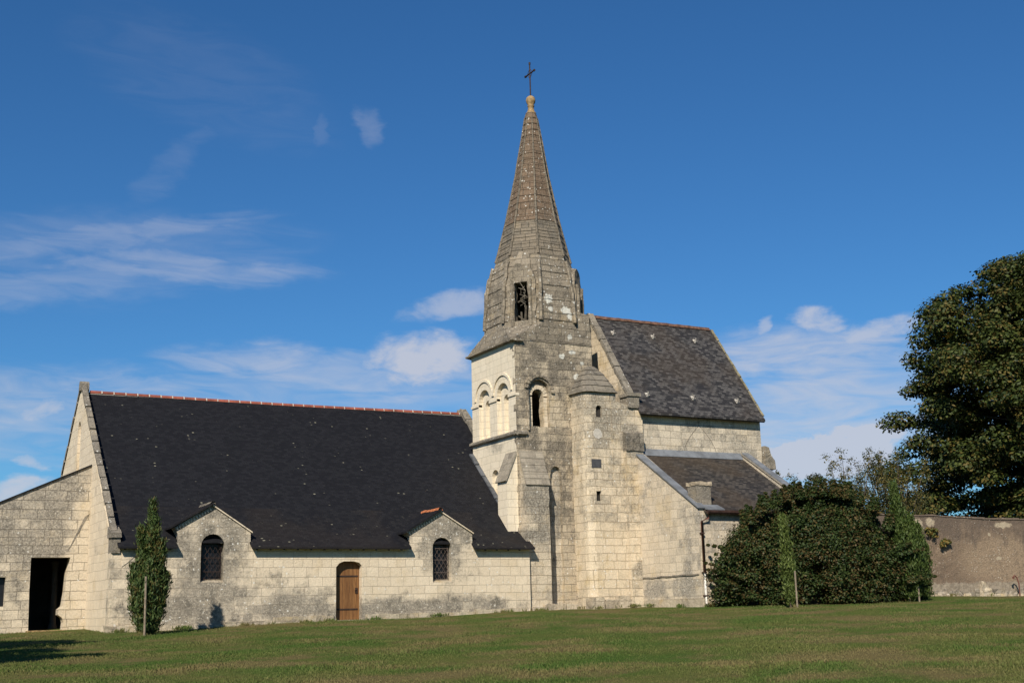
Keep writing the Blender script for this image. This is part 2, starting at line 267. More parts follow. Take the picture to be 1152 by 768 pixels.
def render_mat():
    m, n, b = new_mat('boundary_render'); pos = n.new('ShaderNodeNewGeometry').outputs['Position']
    x, y, z = n.xyz(pos)[:]
    a = n.noise(pos, 1.1, 7, .65); bb = n.noise(n.vm('ADD', pos, (5, 5, 5)), 5.5, 7, .75); c_ = n.noise(n.vm('MULTIPLY', pos, (1, 1, .3)), 3.2, 6, .7); g_ = n.noise(pos, 24, 4, .75)
    c = n.mix(n.ss(a, .38, .62), (.175, .124, .086), (.245, .175, .118))
    tan = n.vm('LENGTH', n.vm('MULTIPLY', n.vm('SUBTRACT', pos, (46.6, 39.3, 1.9)), (1 / 2.6, 1 / 2.6, 1 / 1.3)))
    c = n.mix(n.m('MULTIPLY', n.ss(n.m('ADD', tan, n.m('MULTIPLY', n.m('SUBTRACT', a, .5), 1.6)), 1.15, .5), .75), c, (.34, .25, .165))
    top = n.ss(n.m('ADD', z, n.m('MULTIPLY', n.m('SUBTRACT', c_, .5), 3.2)), 2.4, 3.4)
    c = n.mix(n.m('MULTIPLY', top, .7), c, (.115, .088, .070))
    c = n.mix(n.m('MULTIPLY', n.ss(c_, .52, .7), .5), c, (.085, .07, .06))
    c = n.mix(n.m('MULTIPLY', n.ss(bb, .56, .72), .5), c, (.33, .27, .20))
    c = n.mix(n.m('MULTIPLY', n.ss(g_, .42, .6), .5), c, (.075, .058, .045))
    vd = n.vor(pos, 9.); gate = n.ss(n.noise(n.vm('ADD', pos, (2, 2, 2)), .9, 3, .6), .50, .62)
    c = n.mix(n.m('MULTIPLY', n.m('MULTIPLY', n.ss(vd, .22, .14), gate), .8), c, (.50, .45, .37))
    for (cx, cy, cz, rr_, zz_) in WALL_PATCH:
        dd = n.vm('LENGTH', n.vm('MULTIPLY', n.vm('SUBTRACT', pos, (cx, cy, cz)), (1 / rr_, 1 / rr_, 1 / zz_)))
        c = n.mix(n.ss(n.m('ADD', dd, n.m('MULTIPLY', n.m('SUBTRACT', bb, .5), 2.2)), 1.0, .7), c, (.38, .31, .22))
    low = n.ss(n.m('ADD', z, n.m('MULTIPLY', n.m('SUBTRACT', c_, .5), .5)), .95, .85)
    c = n.mix(n.m('MULTIPLY', low, .75), c, n.mix(n.ss(bb, .4, .6), (.34, .29, .22), (.22, .185, .14)))
    n.put(b.inputs['Base Color'], c); b.inputs['Roughness'].default_value = .95
    bumpn(n, b, n.m('ADD', n.m('MULTIPLY', bb, 1.2), n.m('ADD', g_, n.m('MULTIPLY', a, 2.))), 1., .05)
    return m
M['wallr'] = render_mat()
M['wallbase'] = stone('boundary_footing', base=(.40, .34, .26), base2=(.25, .21, .16), amt=.02, specks=.3, dark=.6, bump=1., rowh=.2, bw=.35, rough_n=2.2, grey=(.2, .175, .14), clean=.5)
M['rubble'] = plain('rubble', (.34, .275, .195), .95, var=.55, scale=2.5, bump=.9, bd=.05)
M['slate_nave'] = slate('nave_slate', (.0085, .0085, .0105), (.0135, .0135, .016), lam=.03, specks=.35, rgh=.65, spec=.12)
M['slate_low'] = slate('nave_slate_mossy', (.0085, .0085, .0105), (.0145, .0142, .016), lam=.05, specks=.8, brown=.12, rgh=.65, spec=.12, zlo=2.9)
M['slate_ch'] = slate('chancel_slate', (.022, .021, .022), (.086, .080, .076), lam=.08, specks=.1, brown=.35, rgh=.65, spec=.2)
M['slate_sac'] = slate('sacristy_slate', (.021, .019, .018), (.070, .060, .051), lam=.07, specks=.3, brown=.55, rgh=.7, spec=.2)
M['tile'] = plain('red_ridge_tile', (.24, .07, .045), .8, var=.4, scale=2.2, bump=.4)
M['tile_old'] = plain('orange_old_tile', (.50, .17, .07), .85, var=.55, scale=5, bump=.5)
M['mort'] = plain('pale_mortar', (.42, .36, .30), .9, var=.3, scale=9)
M['verge'] = plain('lichen_verge', (.21, .18, .11), .9, var=.45, scale=7, bump=.6, bd=.02)
M['tile_dull'] = plain('dull_ridge_tile', (.14, .075, .052), .85, var=.5, scale=5, bump=.5)
M['darkjoint'] = plain('open_joint', (.10, .085, .065), .95, var=.3, scale=9)
M['zinc'] = plain('zinc', (.15, .158, .17), .55, metal=.0, var=.3, scale=2.5, bump=.1)
M['lead'] = plain('lead_flashing', (.10, .105, .115), .55, metal=.2, var=.4, scale=3, bump=.2)
M['gutter'] = plain('brown_gutter', (.05, .028, .022), .5, var=.4, scale=4)
M['pipe_brown'] = plain('brown_pipe', (.13, .055, .040), .45, var=.3, scale=5, bump=0)
M['pipe_white'] = plain('white_pipe', (.62, .58, .52), .5, var=.2, scale=5, bump=0)
M['iron'] = plain('rusty_iron', (.045, .028, .022), .75, metal=.3, var=.4, scale=14)
M['iron_pale'] = plain('pale_rusty_iron', (.10, .075, .062), .8, var=.4, scale=14)
M['rust'] = plain('rust_frame', (.20, .085, .05), .85, var=.5, scale=12)
M['glass'] = plain('dark_glass', (.010, .010, .012), .35, var=.3, scale=5, bump=0, spec=.4)
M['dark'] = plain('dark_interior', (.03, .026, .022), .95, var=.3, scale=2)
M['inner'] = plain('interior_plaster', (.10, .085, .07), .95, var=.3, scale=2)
M['door'] = wood('oak_door', (.12, .05, .018), (.25, .125, .045), .135)
M['oldwood'] = wood('grey_old_wood', (.22, .19, .15), (.30, .26, .2), .08)
M['louvre'] = plain('louvre_wood', (.10, .085, .065), .9, var=.4, scale=9)
M['stake'] = plain('stake_wood', (.20, .16, .115), .85, var=.35, scale=12)
M['orange'] = plain('ochre_lichen_stone', (.30, .20, .095), .9, var=.45, scale=9, bump=.6, bd=.02)
M['bark'] = plain('bark', (.09, .068, .05), .95, var=.5, scale=8, bump=.8, bd=.03)
M['plate'] = plain('dark_plaque', (.06, .06, .065), .7, var=.3, scale=9, bump=.1)
M['white'] = plain('white_plaster', (.46, .42, .36), .9, var=.25, scale=9, bump=.5)
M['timber'] = plain('eave_timber', (.05, .034, .024), .8, var=.4, scale=9)
M['linden'] = leafm('linden_leaf', [(.016, .027, .005), (.058, .074, .014)], .6, (.11, .075, .018), .07)
M['yellow_leaf'] = leafm('yellow_leaf', [(.45, .25, .03), (.6, .35, .05)])
M['bushl'] = leafm('bush_leaf', [(.012, .026, .005), (.042, .062, .014)], .7, (.085, .052, .018), .15)
M['cyp'] = leafm('cypress_leaf', [(.028, .050, .012), (.065, .098, .026)], 1.2, (.10, .075, .02), .1)
M['cyp_light'] = leafm('young_cypress_leaf', [(.045, .070, .012), (.110, .138, .034)], 1.2)
M['cyp_mid'] = leafm('mid_cypress_leaf', [(.028, .052, .010), (.072, .100, .022)], 1.2)
M['loose'] = leafm('loose_tree_leaf', [(.032, .042, .015), (.085, .09, .035)], .9, (.16, .12, .03), .25, .2)
M['ivy'] = leafm('wild_plant_leaf', [(.05, .07, .02), (.12, .12, .03)], 2., (.2, .12, .03), .3)
def blade_mat():
    m, n, b = new_mat('grass_blade'); pos = n.new('ShaderNodeNewGeometry').outputs['Position']
    a = n.new('ShaderNodeAttribute'); a.attribute_name = 'var'; f = a.outputs['Fac']
    c = n.mix(n.ss(n.noise(pos, .35, 6, .62), .38, .62), (.046, .084, .014), (.092, .100, .027))
    c = n.mix(n.m('MULTIPLY', n.ss(n.noise(n.vm('ADD', pos, (7, 3, 0)), .45, 8, .66), .45, .60), .75), c, (.15, .112, .050))
    c = n.mix(n.ss(f, .3, 1.), c, n.mix(.3, c, (.16, .14, .06))); c = n.mix(n.ss(f, .45, .1), c, n.mix(.35, c, (.025, .045, .010)))
    n.put(b.inputs['Base Color'], c); b.inputs['Roughness'].default_value = .8; b.inputs['Specular IOR Level'].default_value = .15
    return m
M['grassb'] = blade_mat()

# ---------------------------------------------------------------- mesh helpers
class MB:
    def __init__(s): s.v = []; s.f = []; s.mi = []
    def add(s, vs, fs, mi=0):
        o = len(s.v); s.v += [tuple(v) for v in vs]; s.f += [tuple(i + o for i in f) for f in fs]; s.mi += [mi] * len(fs); return s
    def box(s, a, b, mi=0):
        x0, y0, z0 = a; x1, y1, z1 = b
        return s.add([(x0, y0, z0), (x1, y0, z0), (x1, y1, z0), (x0, y1, z0), (x0, y0, z1), (x1, y0, z1), (x1, y1, z1), (x0, y1, z1)],
                     [(0, 3, 2, 1), (4, 5, 6, 7), (0, 1, 5, 4), (1, 2, 6, 5), (2, 3, 7, 6), (3, 0, 4, 7)], mi)
    def hexa(s, bot, top, mi=0):     # two rings of equal length
        n = len(bot); fs = [tuple(range(n))[::-1], tuple(range(n, 2 * n))] + [(i, (i + 1) % n, n + (i + 1) % n, n + i) for i in range(n)]
        return s.add(list(bot) + list(top), fs, mi)
    def tube(s, pts, r, n=6, mi=0, r2=None):
        pts = [Vector(p) for p in pts]; rings = []
        for i, p in enumerate(pts):
            d = (pts[min(i + 1, len(pts) - 1)] - pts[max(i - 1, 0)]).normalized()
            a = Vector((0, 0, 1)) if abs(d.z) < .9 else Vector((1, 0, 0)); u = d.cross(a).normalized(); v = d.cross(u)
            rr = r if r2 is None else r + (r2 - r) * i / (len(pts) - 1)
            rings.append([p + (u * math.cos(t) + v * math.sin(t)) * rr for t in [2 * math.pi * k / n for k in range(n)]])
        vs = [q for rg in rings for q in rg]; fs = []
        for i in range(len(pts) - 1):
            for k in range(n): fs.append((i * n + k, i * n + (k + 1) % n, (i + 1) * n + (k + 1) % n, (i + 1) * n + k))
        fs += [tuple(range(n))[::-1], tuple((len(pts) - 1) * n + k for k in range(n))]
        return s.add(vs, fs, mi)
    def lathe(s, c, prof, n=16, mi=0):
        vs = []; fs = []
        for (r, z) in prof:
            for k in range(n): t = 2 * math.pi * k / n; vs.append((c[0] + r * math.cos(t), c[1] + r * math.sin(t), c[2] + z))
        for i in range(len(prof) - 1):
            for k in range(n): fs.append((i * n + k, i * n + (k + 1) % n, (i + 1) * n + (k + 1) % n, (i + 1) * n + k))
        return s.add(vs, fs, mi)
    def slab(s, axis, val, outline, holes=(), th=.4, mi=0):
        """plate standing in plane axis=val, outline in (horizontal, z), going back by th"""
        bm = bmesh.new(); loops = [outline] + list(holes); es = []
        for lp in loops:
            vs = [bm.verts.new((p[0], p[1], 0)) for p in lp]
            es += [bm.edges.new((vs[i], vs[(i + 1) % len(vs)])) for i in range(len(vs))]
        bmesh.ops.triangle_fill(bm, use_beauty=True, use_dissolve=False, edges=es)
        bm.verts.index_update()
        mk = (lambda u, z, d: (u, val + d, z)) if axis == 'Y' else (lambda u, z, d: (val + d, u, z))
        P = [(v.co.x, v.co.y) for v in bm.verts]; F = [[v.index for v in f.verts] for f in bm.faces]; n = len(P); bm.free()
        s.add([mk(u, z, 0) for u, z in P], F, mi); s.add([mk(u, z, th) for u, z in P], [f[::-1] for f in F], mi)
        for lp in loops:
            k = len(lp); s.add([mk(u, z, 0) for u, z in lp] + [mk(u, z, th) for u, z in lp], [(i, (i + 1) % k, k + (i + 1) % k, k + i) for i in range(k)], mi)
        return s
    def prism(s, prof, axis, a, b, mi=0):
        """profile extruded: axis 'X' -> prof in (y,z), axis 'Y' -> prof in (x,z)"""
        mk = (lambda t, p: (t, p[0], p[1])) if axis == 'X' else (lambda t, p: (p[0], t, p[1]))
        return s.hexa([mk(a, p) for p in prof], [mk(b, p) for p in prof], mi)
    def build(s, name, mat, parent=None, org=(0, 0, 0), recalc=True, jit=0., sub=0, smooth=False):
        me = bpy.data.meshes.new(name); me.from_pydata([(v[0] - org[0], v[1] - org[1], v[2] - org[2]) for v in s.v], [], s.f)
        mats = mat if isinstance(mat, (list, tuple)) else [mat]
        for m in mats: me.materials.append(m)
        me.polygons.foreach_set('material_index', s.mi)
        if recalc or jit or sub:
            bm = bmesh.new(); bm.from_mesh(me)
            bmesh.ops.remove_doubles(bm, verts=bm.verts, dist=.0006)
            if recalc: bmesh.ops.recalc_face_normals(bm, faces=bm.faces)
            if sub:
                for _ in range(6):
                    lg = [e for e in bm.edges if e.calc_length() > sub]
                    if not lg: break
                    bmesh.ops.subdivide_edges(bm, edges=lg, cuts=1, use_grid_fill=True)
                bmesh.ops.triangulate(bm, faces=bm.faces)
            if jit:
                from mathutils import noise
                for v in bm.verts:
                    p = Vector((v.co.x + org[0], v.co.y + org[1], v.co.z + org[2]))
                    d = noise.noise_vector(p * 2.7) * .6 + noise.noise_vector(p * 8.) * .5
                    v.co += d * jit
            bm.to_mesh(me); bm.free()
        uvl = me.uv_layers.new(name='UVMap'); N = len(me.loops)
        vc = np.empty(len(me.vertices) * 3); me.vertices.foreach_get('co', vc); vc = vc.reshape(-1, 3) + np.array(org)
        li = np.empty(N, int); me.loops.foreach_get('vertex_index', li)
        pn = np.empty(len(me.polygons) * 3); me.polygons.foreach_get('normal', pn); pn = pn.reshape(-1, 3)
        lt = np.empty(len(me.polygons), int); me.polygons.foreach_get('loop_total', lt); ln = np.repeat(pn, lt, axis=0); p = vc[li]
        hz = np.hypot(ln[:, 0], ln[:, 1]); flat = hz < .15; hs = np.maximum(hz, .15)
        if jit:  # snap tangents so that jitter does not shear the courses
            ang = np.round(np.arctan2(ln[:, 1], ln[:, 0]) / (math.pi / 4)) * (math.pi / 4); tx = -np.sin(ang); ty = np.cos(ang); hs = np.where(hs > .8, 1., hs)
        else: tx = -ln[:, 1] / hs; ty = ln[:, 0] / hs
        hs = np.where(hs > .97, 1., hs)
        U = np.where(flat, p[:, 0], tx * p[:, 0] + ty * p[:, 1]); V = np.where(flat, p[:, 1], p[:, 2] / hs)
        uvl.data.foreach_set('uv', np.stack([U, V], 1).astype(np.float32).ravel())
        if smooth: me.polygons.foreach_set('use_smooth', [True] * len(me.polygons))
        me.update(); o = bpy.data.objects.new(name, me); COL.objects.link(o)
        if parent is not None: o.parent = parent
        elif org != (0, 0, 0): o.location = org
        return o
def thing(name, label, cat, loc, group=None):
    o = bpy.data.objects.new(name, None); COL.objects.link(o); o.location = loc; o.empty_display_size = .5
    o['label'] = label; o['category'] = cat
    if group: o['group'] = group
    return o
def tag(o, label, cat, group=None):
    o['label'] = label; o['category'] = cat
    if group: o['group'] = group
    return o
def arch(c, hw, z0, zs, n=10, rise=None):
    """arched opening outline: jambs from z0 to springing zs, then round head"""
    r = hw if rise is None else rise
    return [(c - hw, z0), (c + hw, z0)] + [(c + hw * math.cos(t), zs + r * math.sin(t)) for t in [math.pi * k / n for k in range(n + 1)]]
def rough(lp, step, amp):
    out = []
    for i in range(len(lp)):
        a = lp[i]; b = lp[(i + 1) % len(lp)]; L = math.hypot(b[0] - a[0], b[1] - a[1]); k = max(1, int(L / step)); out.append(a)
        for j in range(1, k): t = j / k; out.append((a[0] + (b[0] - a[0]) * t + random.uniform(-amp, amp), a[1] + (b[1] - a[1]) * t + random.uniform(-amp, amp)))
    return out
def ground(x, y):
    xe = max(25., 40. - (x - 40.) * .5) if x > 40 else max(x, -40.)
    ye = min(y, 49.); ye = max(ye, -60.)
    return -1.6 + .0225 * xe + .0274 * ye

# ================================================================ GROUND
gm, n, b = new_mat('lawn'); pos = n.new('ShaderNodeNewGeometry').outputs['Position']
c = n.mix(n.ss(n.noise(pos, .35, 6, .62), .38, .62), (.046, .084, .014), (.084, .094, .024))
c = n.mix(n.m('MULTIPLY', n.ss(n.noise(n.vm('ADD', pos, (7, 3, 0)), .45, 8, .66), .45, .60), .8), c, (.135, .098, .045))
c = n.mix(n.m('MULTIPLY', n.ss(n.noise(pos, 5, 6, .7), .5, .75), .5), c, (.028, .040, .012))
c = n.mix(n.m('MULTIPLY', n.ss(n.noise(pos, 45, 3, .7), .55, .75), .5), c, (.13, .115, .055))
n.put(b.inputs['Base Color'], c); b.inputs['Roughness'].default_value = 1; b.inputs['Specular IOR Level'].default_value = .05
bumpn(n, b, n.m('ADD', n.noise(pos, 30, 5, .7), n.m('MULTIPLY', n.noise(pos, 2.5, 4, .6), 2.)), .8, .03)
def axis_pts(lo, hi, flo, fhi, st):
    a = list(np.arange(flo, fhi + .01, st)); g = st
    x = flo
    while x > lo: g *= 1.5; x -= g; a.insert(0, max(x, lo))
    g = st; x = fhi
    while x < hi: g *= 1.5; x += g; a.append(min(x, hi))
    return a
xs = axis_pts(-2500, 2500, -10, 60, 1.); ys = axis_pts(-300, 3500, 0, 60, 1.)
g = MB(); vs = []; fs = []
for y in ys:
    for x in xs:
        vs.append((x, y, ground(x, y) + .03 * math.sin(x * .7 + y * .3) * math.sin(y * .55) * (1 if -10 < x < 60 and 0 < y < 60 else 0) - .015))
nx = len(xs)
for j in range(len(ys) - 1):
    for i in range(nx - 1): fs.append((j * nx + i, j * nx + i + 1, (j + 1) * nx + i + 1, (j + 1) * nx + i))
g.add(vs, fs); go = g.build('ground', gm, smooth=True); go['kind'] = 'structure'

# ================================================================ CHURCH
CO = (20., 45., 0.)
church = thing('church', 'old pale limestone church with slate roofs and a tall stone spire on the lawn', 'church', CO)
def P(name, mb, mat, parent=church, **k): return mb.build(name, M[mat] if isinstance(mat, str) else mat, parent, CO, **k)

def coping(x0, x1, pts, th):
    mb = MB()
    for (a, b_) in zip(pts[:-1], pts[1:]):
        L = math.hypot(b_[0] - a[0], b_[1] - a[1]); k = max(1, int(L / .75)); ny_, nz_ = -(b_[1] - a[1]) / L, (b_[0] - a[0]) / L
        if nz_ < 0: ny_, nz_ = -ny_, -nz_
        for i in range(k):
            t0 = i / k + .004; t1 = (i + 1) / k - .004; jj = random.uniform(-.015, .02)
            q0 = (a[0] + (b_[0] - a[0]) * t0, a[1] + (b_[1] - a[1]) * t0); q1 = (a[0] + (b_[0] - a[0]) * t1, a[1] + (b_[1] - a[1]) * t1)
            pr = [q0, q1, (q1[0] + ny_ * (th + jj), q1[1] + nz_ * (th + jj)), (q0[0] + ny_ * (th + jj), q0[1] + nz_ * (th + jj))]
            mb.prism(pr, 'X', x0 + random.uniform(-.01, .01), x1 + random.uniform(-.01, .01))
    return mb
# ---- nave ----
ap1 = [(13.47, 2.72), (13.47, 3.12), (12.10, 4.00), (10.80, 3.22), (10.92, 3.0), (10.92, 2.72)]
ap2 = [(22.19, 2.72), (22.19, 3.14), (20.85, 3.93), (19.45, 3.15), (19.58, 2.95), (19.58, 2.72)]
outl = [(8.72, -1.), (24.70, -1.), (24.70, 2.72)] + ap2 + ap1 + [(8.72, 2.72)]
w1 = arch(12.14, .41, 1.36, 2.60); w2 = arch(20.90, .39, 1.28, 2.56)
dr = [(16.66, -.3), (17.66, -.3), (17.66, 1.90), (17.55, 2.02), (17.35, 2.07), (16.95, 2.07), (16.78, 2.0), (16.66, 1.86)]
nave = P('nave_wall', MB().slab('Y', YN, outl, [w1, w2, dr], .45).box((24.25, YN + .451, -1), (24.70, 44.3, 2.7)), 'nave')
# roof profile (Y, Z)
def zr(y): return 2.56 + (y - 43.28) * .66 if y < 44.3 else 3.233 + (y - 44.3) * .923
def roof_strip(mb, x0, x1, ys, mi=0):
    pr = ys + []; top = [(y, zr(y)) for y in pr]; bot = [(y, zr(y) - .07) for y in pr[::-1]]
    mb.prism(top + bot, 'X', x0, x1, mi)
RY = 50.48
rb = MB(); full = [43.28, 43.7, 44.3, 45.2, 47, RY]; cut = [YN + .03, 43.9, 44.3, 45.2, 47, RY]
low = [43.28, 43.7, 44.3]; lowc = [YN + .03, 43.9, 44.3]
for x0, x1, c_ in ((8.90, 10.86, 0), (10.86, 13.44, 1), (13.44, 19.52, 0), (19.52, 22.16, 1), (22.16, 24.30, 0)):
    roof_strip(rb, x0, x1, (lowc if c_ else low) + [45.2], 1); roof_strip(rb, x0, x1, [45.2, 47, 49, RY], 0)
roof_strip(rb, 24.30, 24.80, [43.28, 43.5, 43.7], 1)
roof_strip(rb, 24.30, 24.64, [43.7, 44.0, 44.24], 1); roof_strip(rb, 24.30, 24.62, [44.24, 45.2], 1)
roof_strip(rb, 24.30, 24.62, [45.2, 47, RY], 0); roof_strip(rb, 24.62, 25.26, [48.17, 49, RY], 0)
yb = [RY, 53, 57.8]; rb.prism([(y, zr(RY) - (y - RY) * .91) for y in yb] + [(y, zr(RY) - (y - RY) * .91 - .07) for y in yb[::-1]], 'X', 8.90, 25.26, 0)
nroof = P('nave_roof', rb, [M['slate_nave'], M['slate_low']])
ft = MB()
x = 9.1
while x < 24.6:
    if not (10.8 < x < 13.5 or 19.4 < x < 22.2): P('eave_rafter', MB().prism([(43.34, 2.45), (43.57, 2.60), (43.57, 2.67), (43.34, 2.51)], 'X', x, x + .07), 'timber', nroof)
    x += .5
rt = MB(); x = 9.05; zt = zr(RY)
while x < 24.75:
    L = .46; zj = zt - .05 - .05 * math.sin((x - 9) / 15.3 * math.pi)
    for k in range(6):
        t0 = math.pi * k / 6; t1 = math.pi * (k + 1) / 6
        for r0, xx0, xx1, mi in ((.12, x, x + L - .03, 0), (.128, x + L - .045, x + L, 1)):
            rt.add([(xx0, RY + r0 * math.cos(t0), zj + r0 * math.sin(t0)), (xx1, RY + r0 * math.cos(t0), zj + r0 * math.sin(t0)), (xx1, RY + r0 * math.cos(t1), zj + r0 * math.sin(t1)), (xx0, RY + r0 * math.cos(t1), zj + r0 * math.sin(t1))], [(0, 1, 2, 3)], mi)
    x += L
rt.box((8.95, RY - .10, zt - .13), (25.2, RY + .10, zt - .07), 1)
P('ridge_tiles', rt, [M['tile'], M['mort']], nroof)
P('nave_east_wall', MB().prism([(48.17, 0), (57, 0), (57, 2.6), (RY, zr(RY) - .1), (48.17, zr(48.17) - .1)], 'X', 25.0, 25.25), 'tower_west', nroof)
P('nave_east_coping', coping(25.20, 25.50, [(48.17, zr(48.17) + .02), (RY + .1, zr(RY) + .14)], .16), 'coping', nroof, jit=.05, sub=.2)
P('abutment_flashing', coping(24.44, 24.63, [(44.7, zr(44.7) + .0), (48.15, zr(48.15) + .0)], .05), 'lead', nroof, jit=.02, sub=.3)
P('nave_east_coping', coping(25.20, 25.50, [(RY + .1, zr(RY) + .14), (57, 3)], .16), 'coping', nroof, jit=.05, sub=.2)
# ---- west gable ----
gab = [(YN + .452, -1), (57.4, -1), (57.4, 2.7), (RY, 9.02), (YN + .452, 2.72)]
gab = [(YN + .452, -1), (57.4, -1), (57.4, 2.7), (RY, 9.05), (44.022, 3.1)]
nich = arch(50.47, .30, 4.6, 7.35, rise=.42)
P('west_gable', MB().slab('X', 8.723, gab, [nich], .12).slab('X', 8.843, [(p[0], p[1] - .002) for p in gab], [], .10), 'west')
cp = coping(8.70, 8.90, [(43.62, 3.0), (RY, 9.10)], .11); 
P('gable_coping', cp, 'coping', jit=.02, sub=.35)
P('gable_coping', coping(8.69, 8.93, [(RY, 9.10), (57.3, 2.95)], .14), 'coping', jit=.02, sub=.35)
P('gable_apex_stone', MB().prism([(RY - .16, 8.95), (RY + .16, 8.95), (RY + .12, 9.24), (RY, 9.34), (RY - .12, 9.24)], 'X', 8.65, 9.0), 'coping', jit=.02, sub=.3)
kn = MB(); kn.prism([(43.44, 2.86), (43.95, 2.86), (43.95, 3.25), (43.62, 3.12), (43.44, 3.02)], 'X', 8.66, 9.02)
kn.prism([(43.50, 2.35), (44.02, 2.35), (44.02, 2.858), (43.50, 2.858)], 'X', 8.715, 9.0)
P('kneeler', kn, 'coping', jit=.015, sub=.3)
P('kneeler_corbel', MB().prism([(9.08, 2.858), (9.08, 1.9), (9.3, 2.06), (9.55, 2.3), (9.3, 2.6), (9.08, 2.6)], 'Y', YN - .02, YN + .2), 'nave')
# base ledge stones of the nave
bl = MB()
for x0, x1 in ((8.6, 9.8), (9.84, 12.6), (12.64, 14.3), (14.34, 16.55), (17.8, 20.3), (20.34, 22.2), (22.24, 24.4)):
    bl.box((x0, YN - random.uniform(.06, .13), -1), (x1, YN + .1, ground(x0, YN) + random.uniform(.10, .26)))
P('nave_plinth', bl, 'plinth', jit=.06, sub=.16)

# ---- dormers ----
def dormer(cx, hwl, hwr, zl, zrr, za, old):
    mb = MB(); yf = YN - .05; yb_ = 45.6; th = .05
    L = (cx - hwl, zl); R_ = (cx + hwr, zrr); A = (cx, za)
    # slates: left and right slopes
    k_ = (A[1] - L[1]) / (A[0] - L[0]); L2 = (L[0] - .10, L[1] - .10 * k_)
    mb.prism([L2, A, (A[0], A[1] + .07), (L2[0], L2[1] + .07)], 'Y', YN - .15, yb_)
    mb.prism([A, R_, (R_[0], R_[1] + th), (A[0], A[1] + th)], 'Y', yf + (.03), yb_)
    o = P('dormer_roof', mb, 'slate_low')
    vg = MB()
    for a, b_ in ((A, R_),): vg.prism([(a[0], a[1] - .05), (b_[0], b_[1] - .05), (b_[0], b_[1] - .003), (a[0], a[1] - .003)], 'Y', YN - .07, YN + .12)
    P('verge_moulding', vg, 'west', o)
    k = 13     # dentils under the left verge
    for i in range(k):
        t = (i + .5) / k; x_ = L[0] + .12 + (A[0] - L[0] - .15) * t; z_ = L[1] + (A[1] - L[1]) * ((x_ - L[0]) / (A[0] - L[0])) - .12
        P('dentil', MB().box((x_ - .028, YN - .035, z_ - .05), (x_ + .028, YN + .05, z_ + .03)), 'west', o)
    rd = MB(); y = yf + .02
    while y < (45.25 if old else 44.9):
        x0 = cx
        for k in range(5):
            t0 = math.pi * k / 5; t1 = math.pi * (k + 1) / 5; r = .10; j = random.uniform(-.01, .015)
            rd.add([(x0 + r * math.cos(t0), y, za + .02 + j + r * math.sin(t0)), (x0 + r * math.cos(t0), y + .36, za + .02 + j + r * math.sin(t0)), (x0 + r * math.cos(t1), y + .36, za + .02 + j + r * math.sin(t1)), (x0 + r * math.cos(t1), y, za + .02 + j + r * math.sin(t1))], [(0, 1, 2, 3)])
        y += .38
    P('dormer_ridge_tiles', rd, 'tile_old' if old else 'coping', o)
dormer(12.10, 1.38, 1.42, 3.22, 3.10, 4.02, False)
dormer(20.85, 1.46, 1.38, 3.12, 3.14, 3.95, True)

# ---- windows ----
def grille(cx, hw, z0, zs, y, mat):
    mb = MB(); n_ = 5
    ztop = zs + hw
    def top(x): return zs + math.sqrt(max(0, hw * hw - (x - cx) ** 2))
    for i in range(1, 8):
        x_ = cx - hw + 2 * hw * i / 8; z = z0 + .02; pts = []; zt = top(x_) - .03
        while z < zt: pts.append((x_ + .034 * math.sin(z * 24 + (i % 2) * math.pi) + .01 * math.sin(z * 61 + i), y, z)); z += .055
        pts.append((x_, y, zt)); mb.tube(pts, .008, 4)
    for z in (z0 + .28, z0 + .75, zs - .02): mb.box((cx - hw + .01, y - .012, z), (cx + hw - .01, y + .012, z + .022))
    fr = arch(cx, hw - .03, z0 + .03, zs); mb.tube([(p[0], y, p[1]) for p in fr + [fr[0]]], .016, 5)
    return mb
for (cx, hw, z0, zs, pale, lb) in ((12.14, .41, 1.36, 2.60, 'iron', 0), (20.90, .39, 1.28, 2.56, 'iron_pale', 1)):
    g_ = arch(cx, hw + .04, z0 - .04, zs)
    wo = P('window', MB().slab('Y', YN + .36, g_, [], .03), 'glass')
    P('grille', grille(cx, hw - .04, z0 + .08, zs, YN + .17, pale), pale, wo)
    P('window_sill', MB().prism([(YN + .02, z0 - .02), (YN + .36, z0 - .02), (YN + .36, z0 + .13), (YN + .02, z0 + .02)], 'X', cx - hw + .002, cx + hw - .002), 'plinth', wo)
# ---- door ----
dl = [(16.60, -.3), (17.72, -.3), (17.72, 2.02), (16.60, 2.02)]
do = P('door', MB().slab('Y', YN + .27, [(16.62, -.2), (17.70, -.2), (17.70, 2.09), (16.62, 2.09)], [], .06), 'door')
for z in (.34, 1.52): P('strap_hinge', MB().box((16.70, YN + .255, z), (17.60, YN + .269, z + .055)), 'iron', do)
P('door_lock', MB().box((17.50, YN + .24, .93), (17.59, YN + .269, 1.13)), 'iron', do)
P('door_handle', MB().tube([(17.53, YN + .27, 1.07), (17.53, YN + .20, 1.07), (17.47, YN + .20, 1.05), (17.47, YN + .20, .98)], .012), 'iron', do)
P('door_threshold', MB().box((16.6, YN - .06, -.5), (17.72, YN + .3, .0)), 'plinth', do, jit=.01, sub=.3)

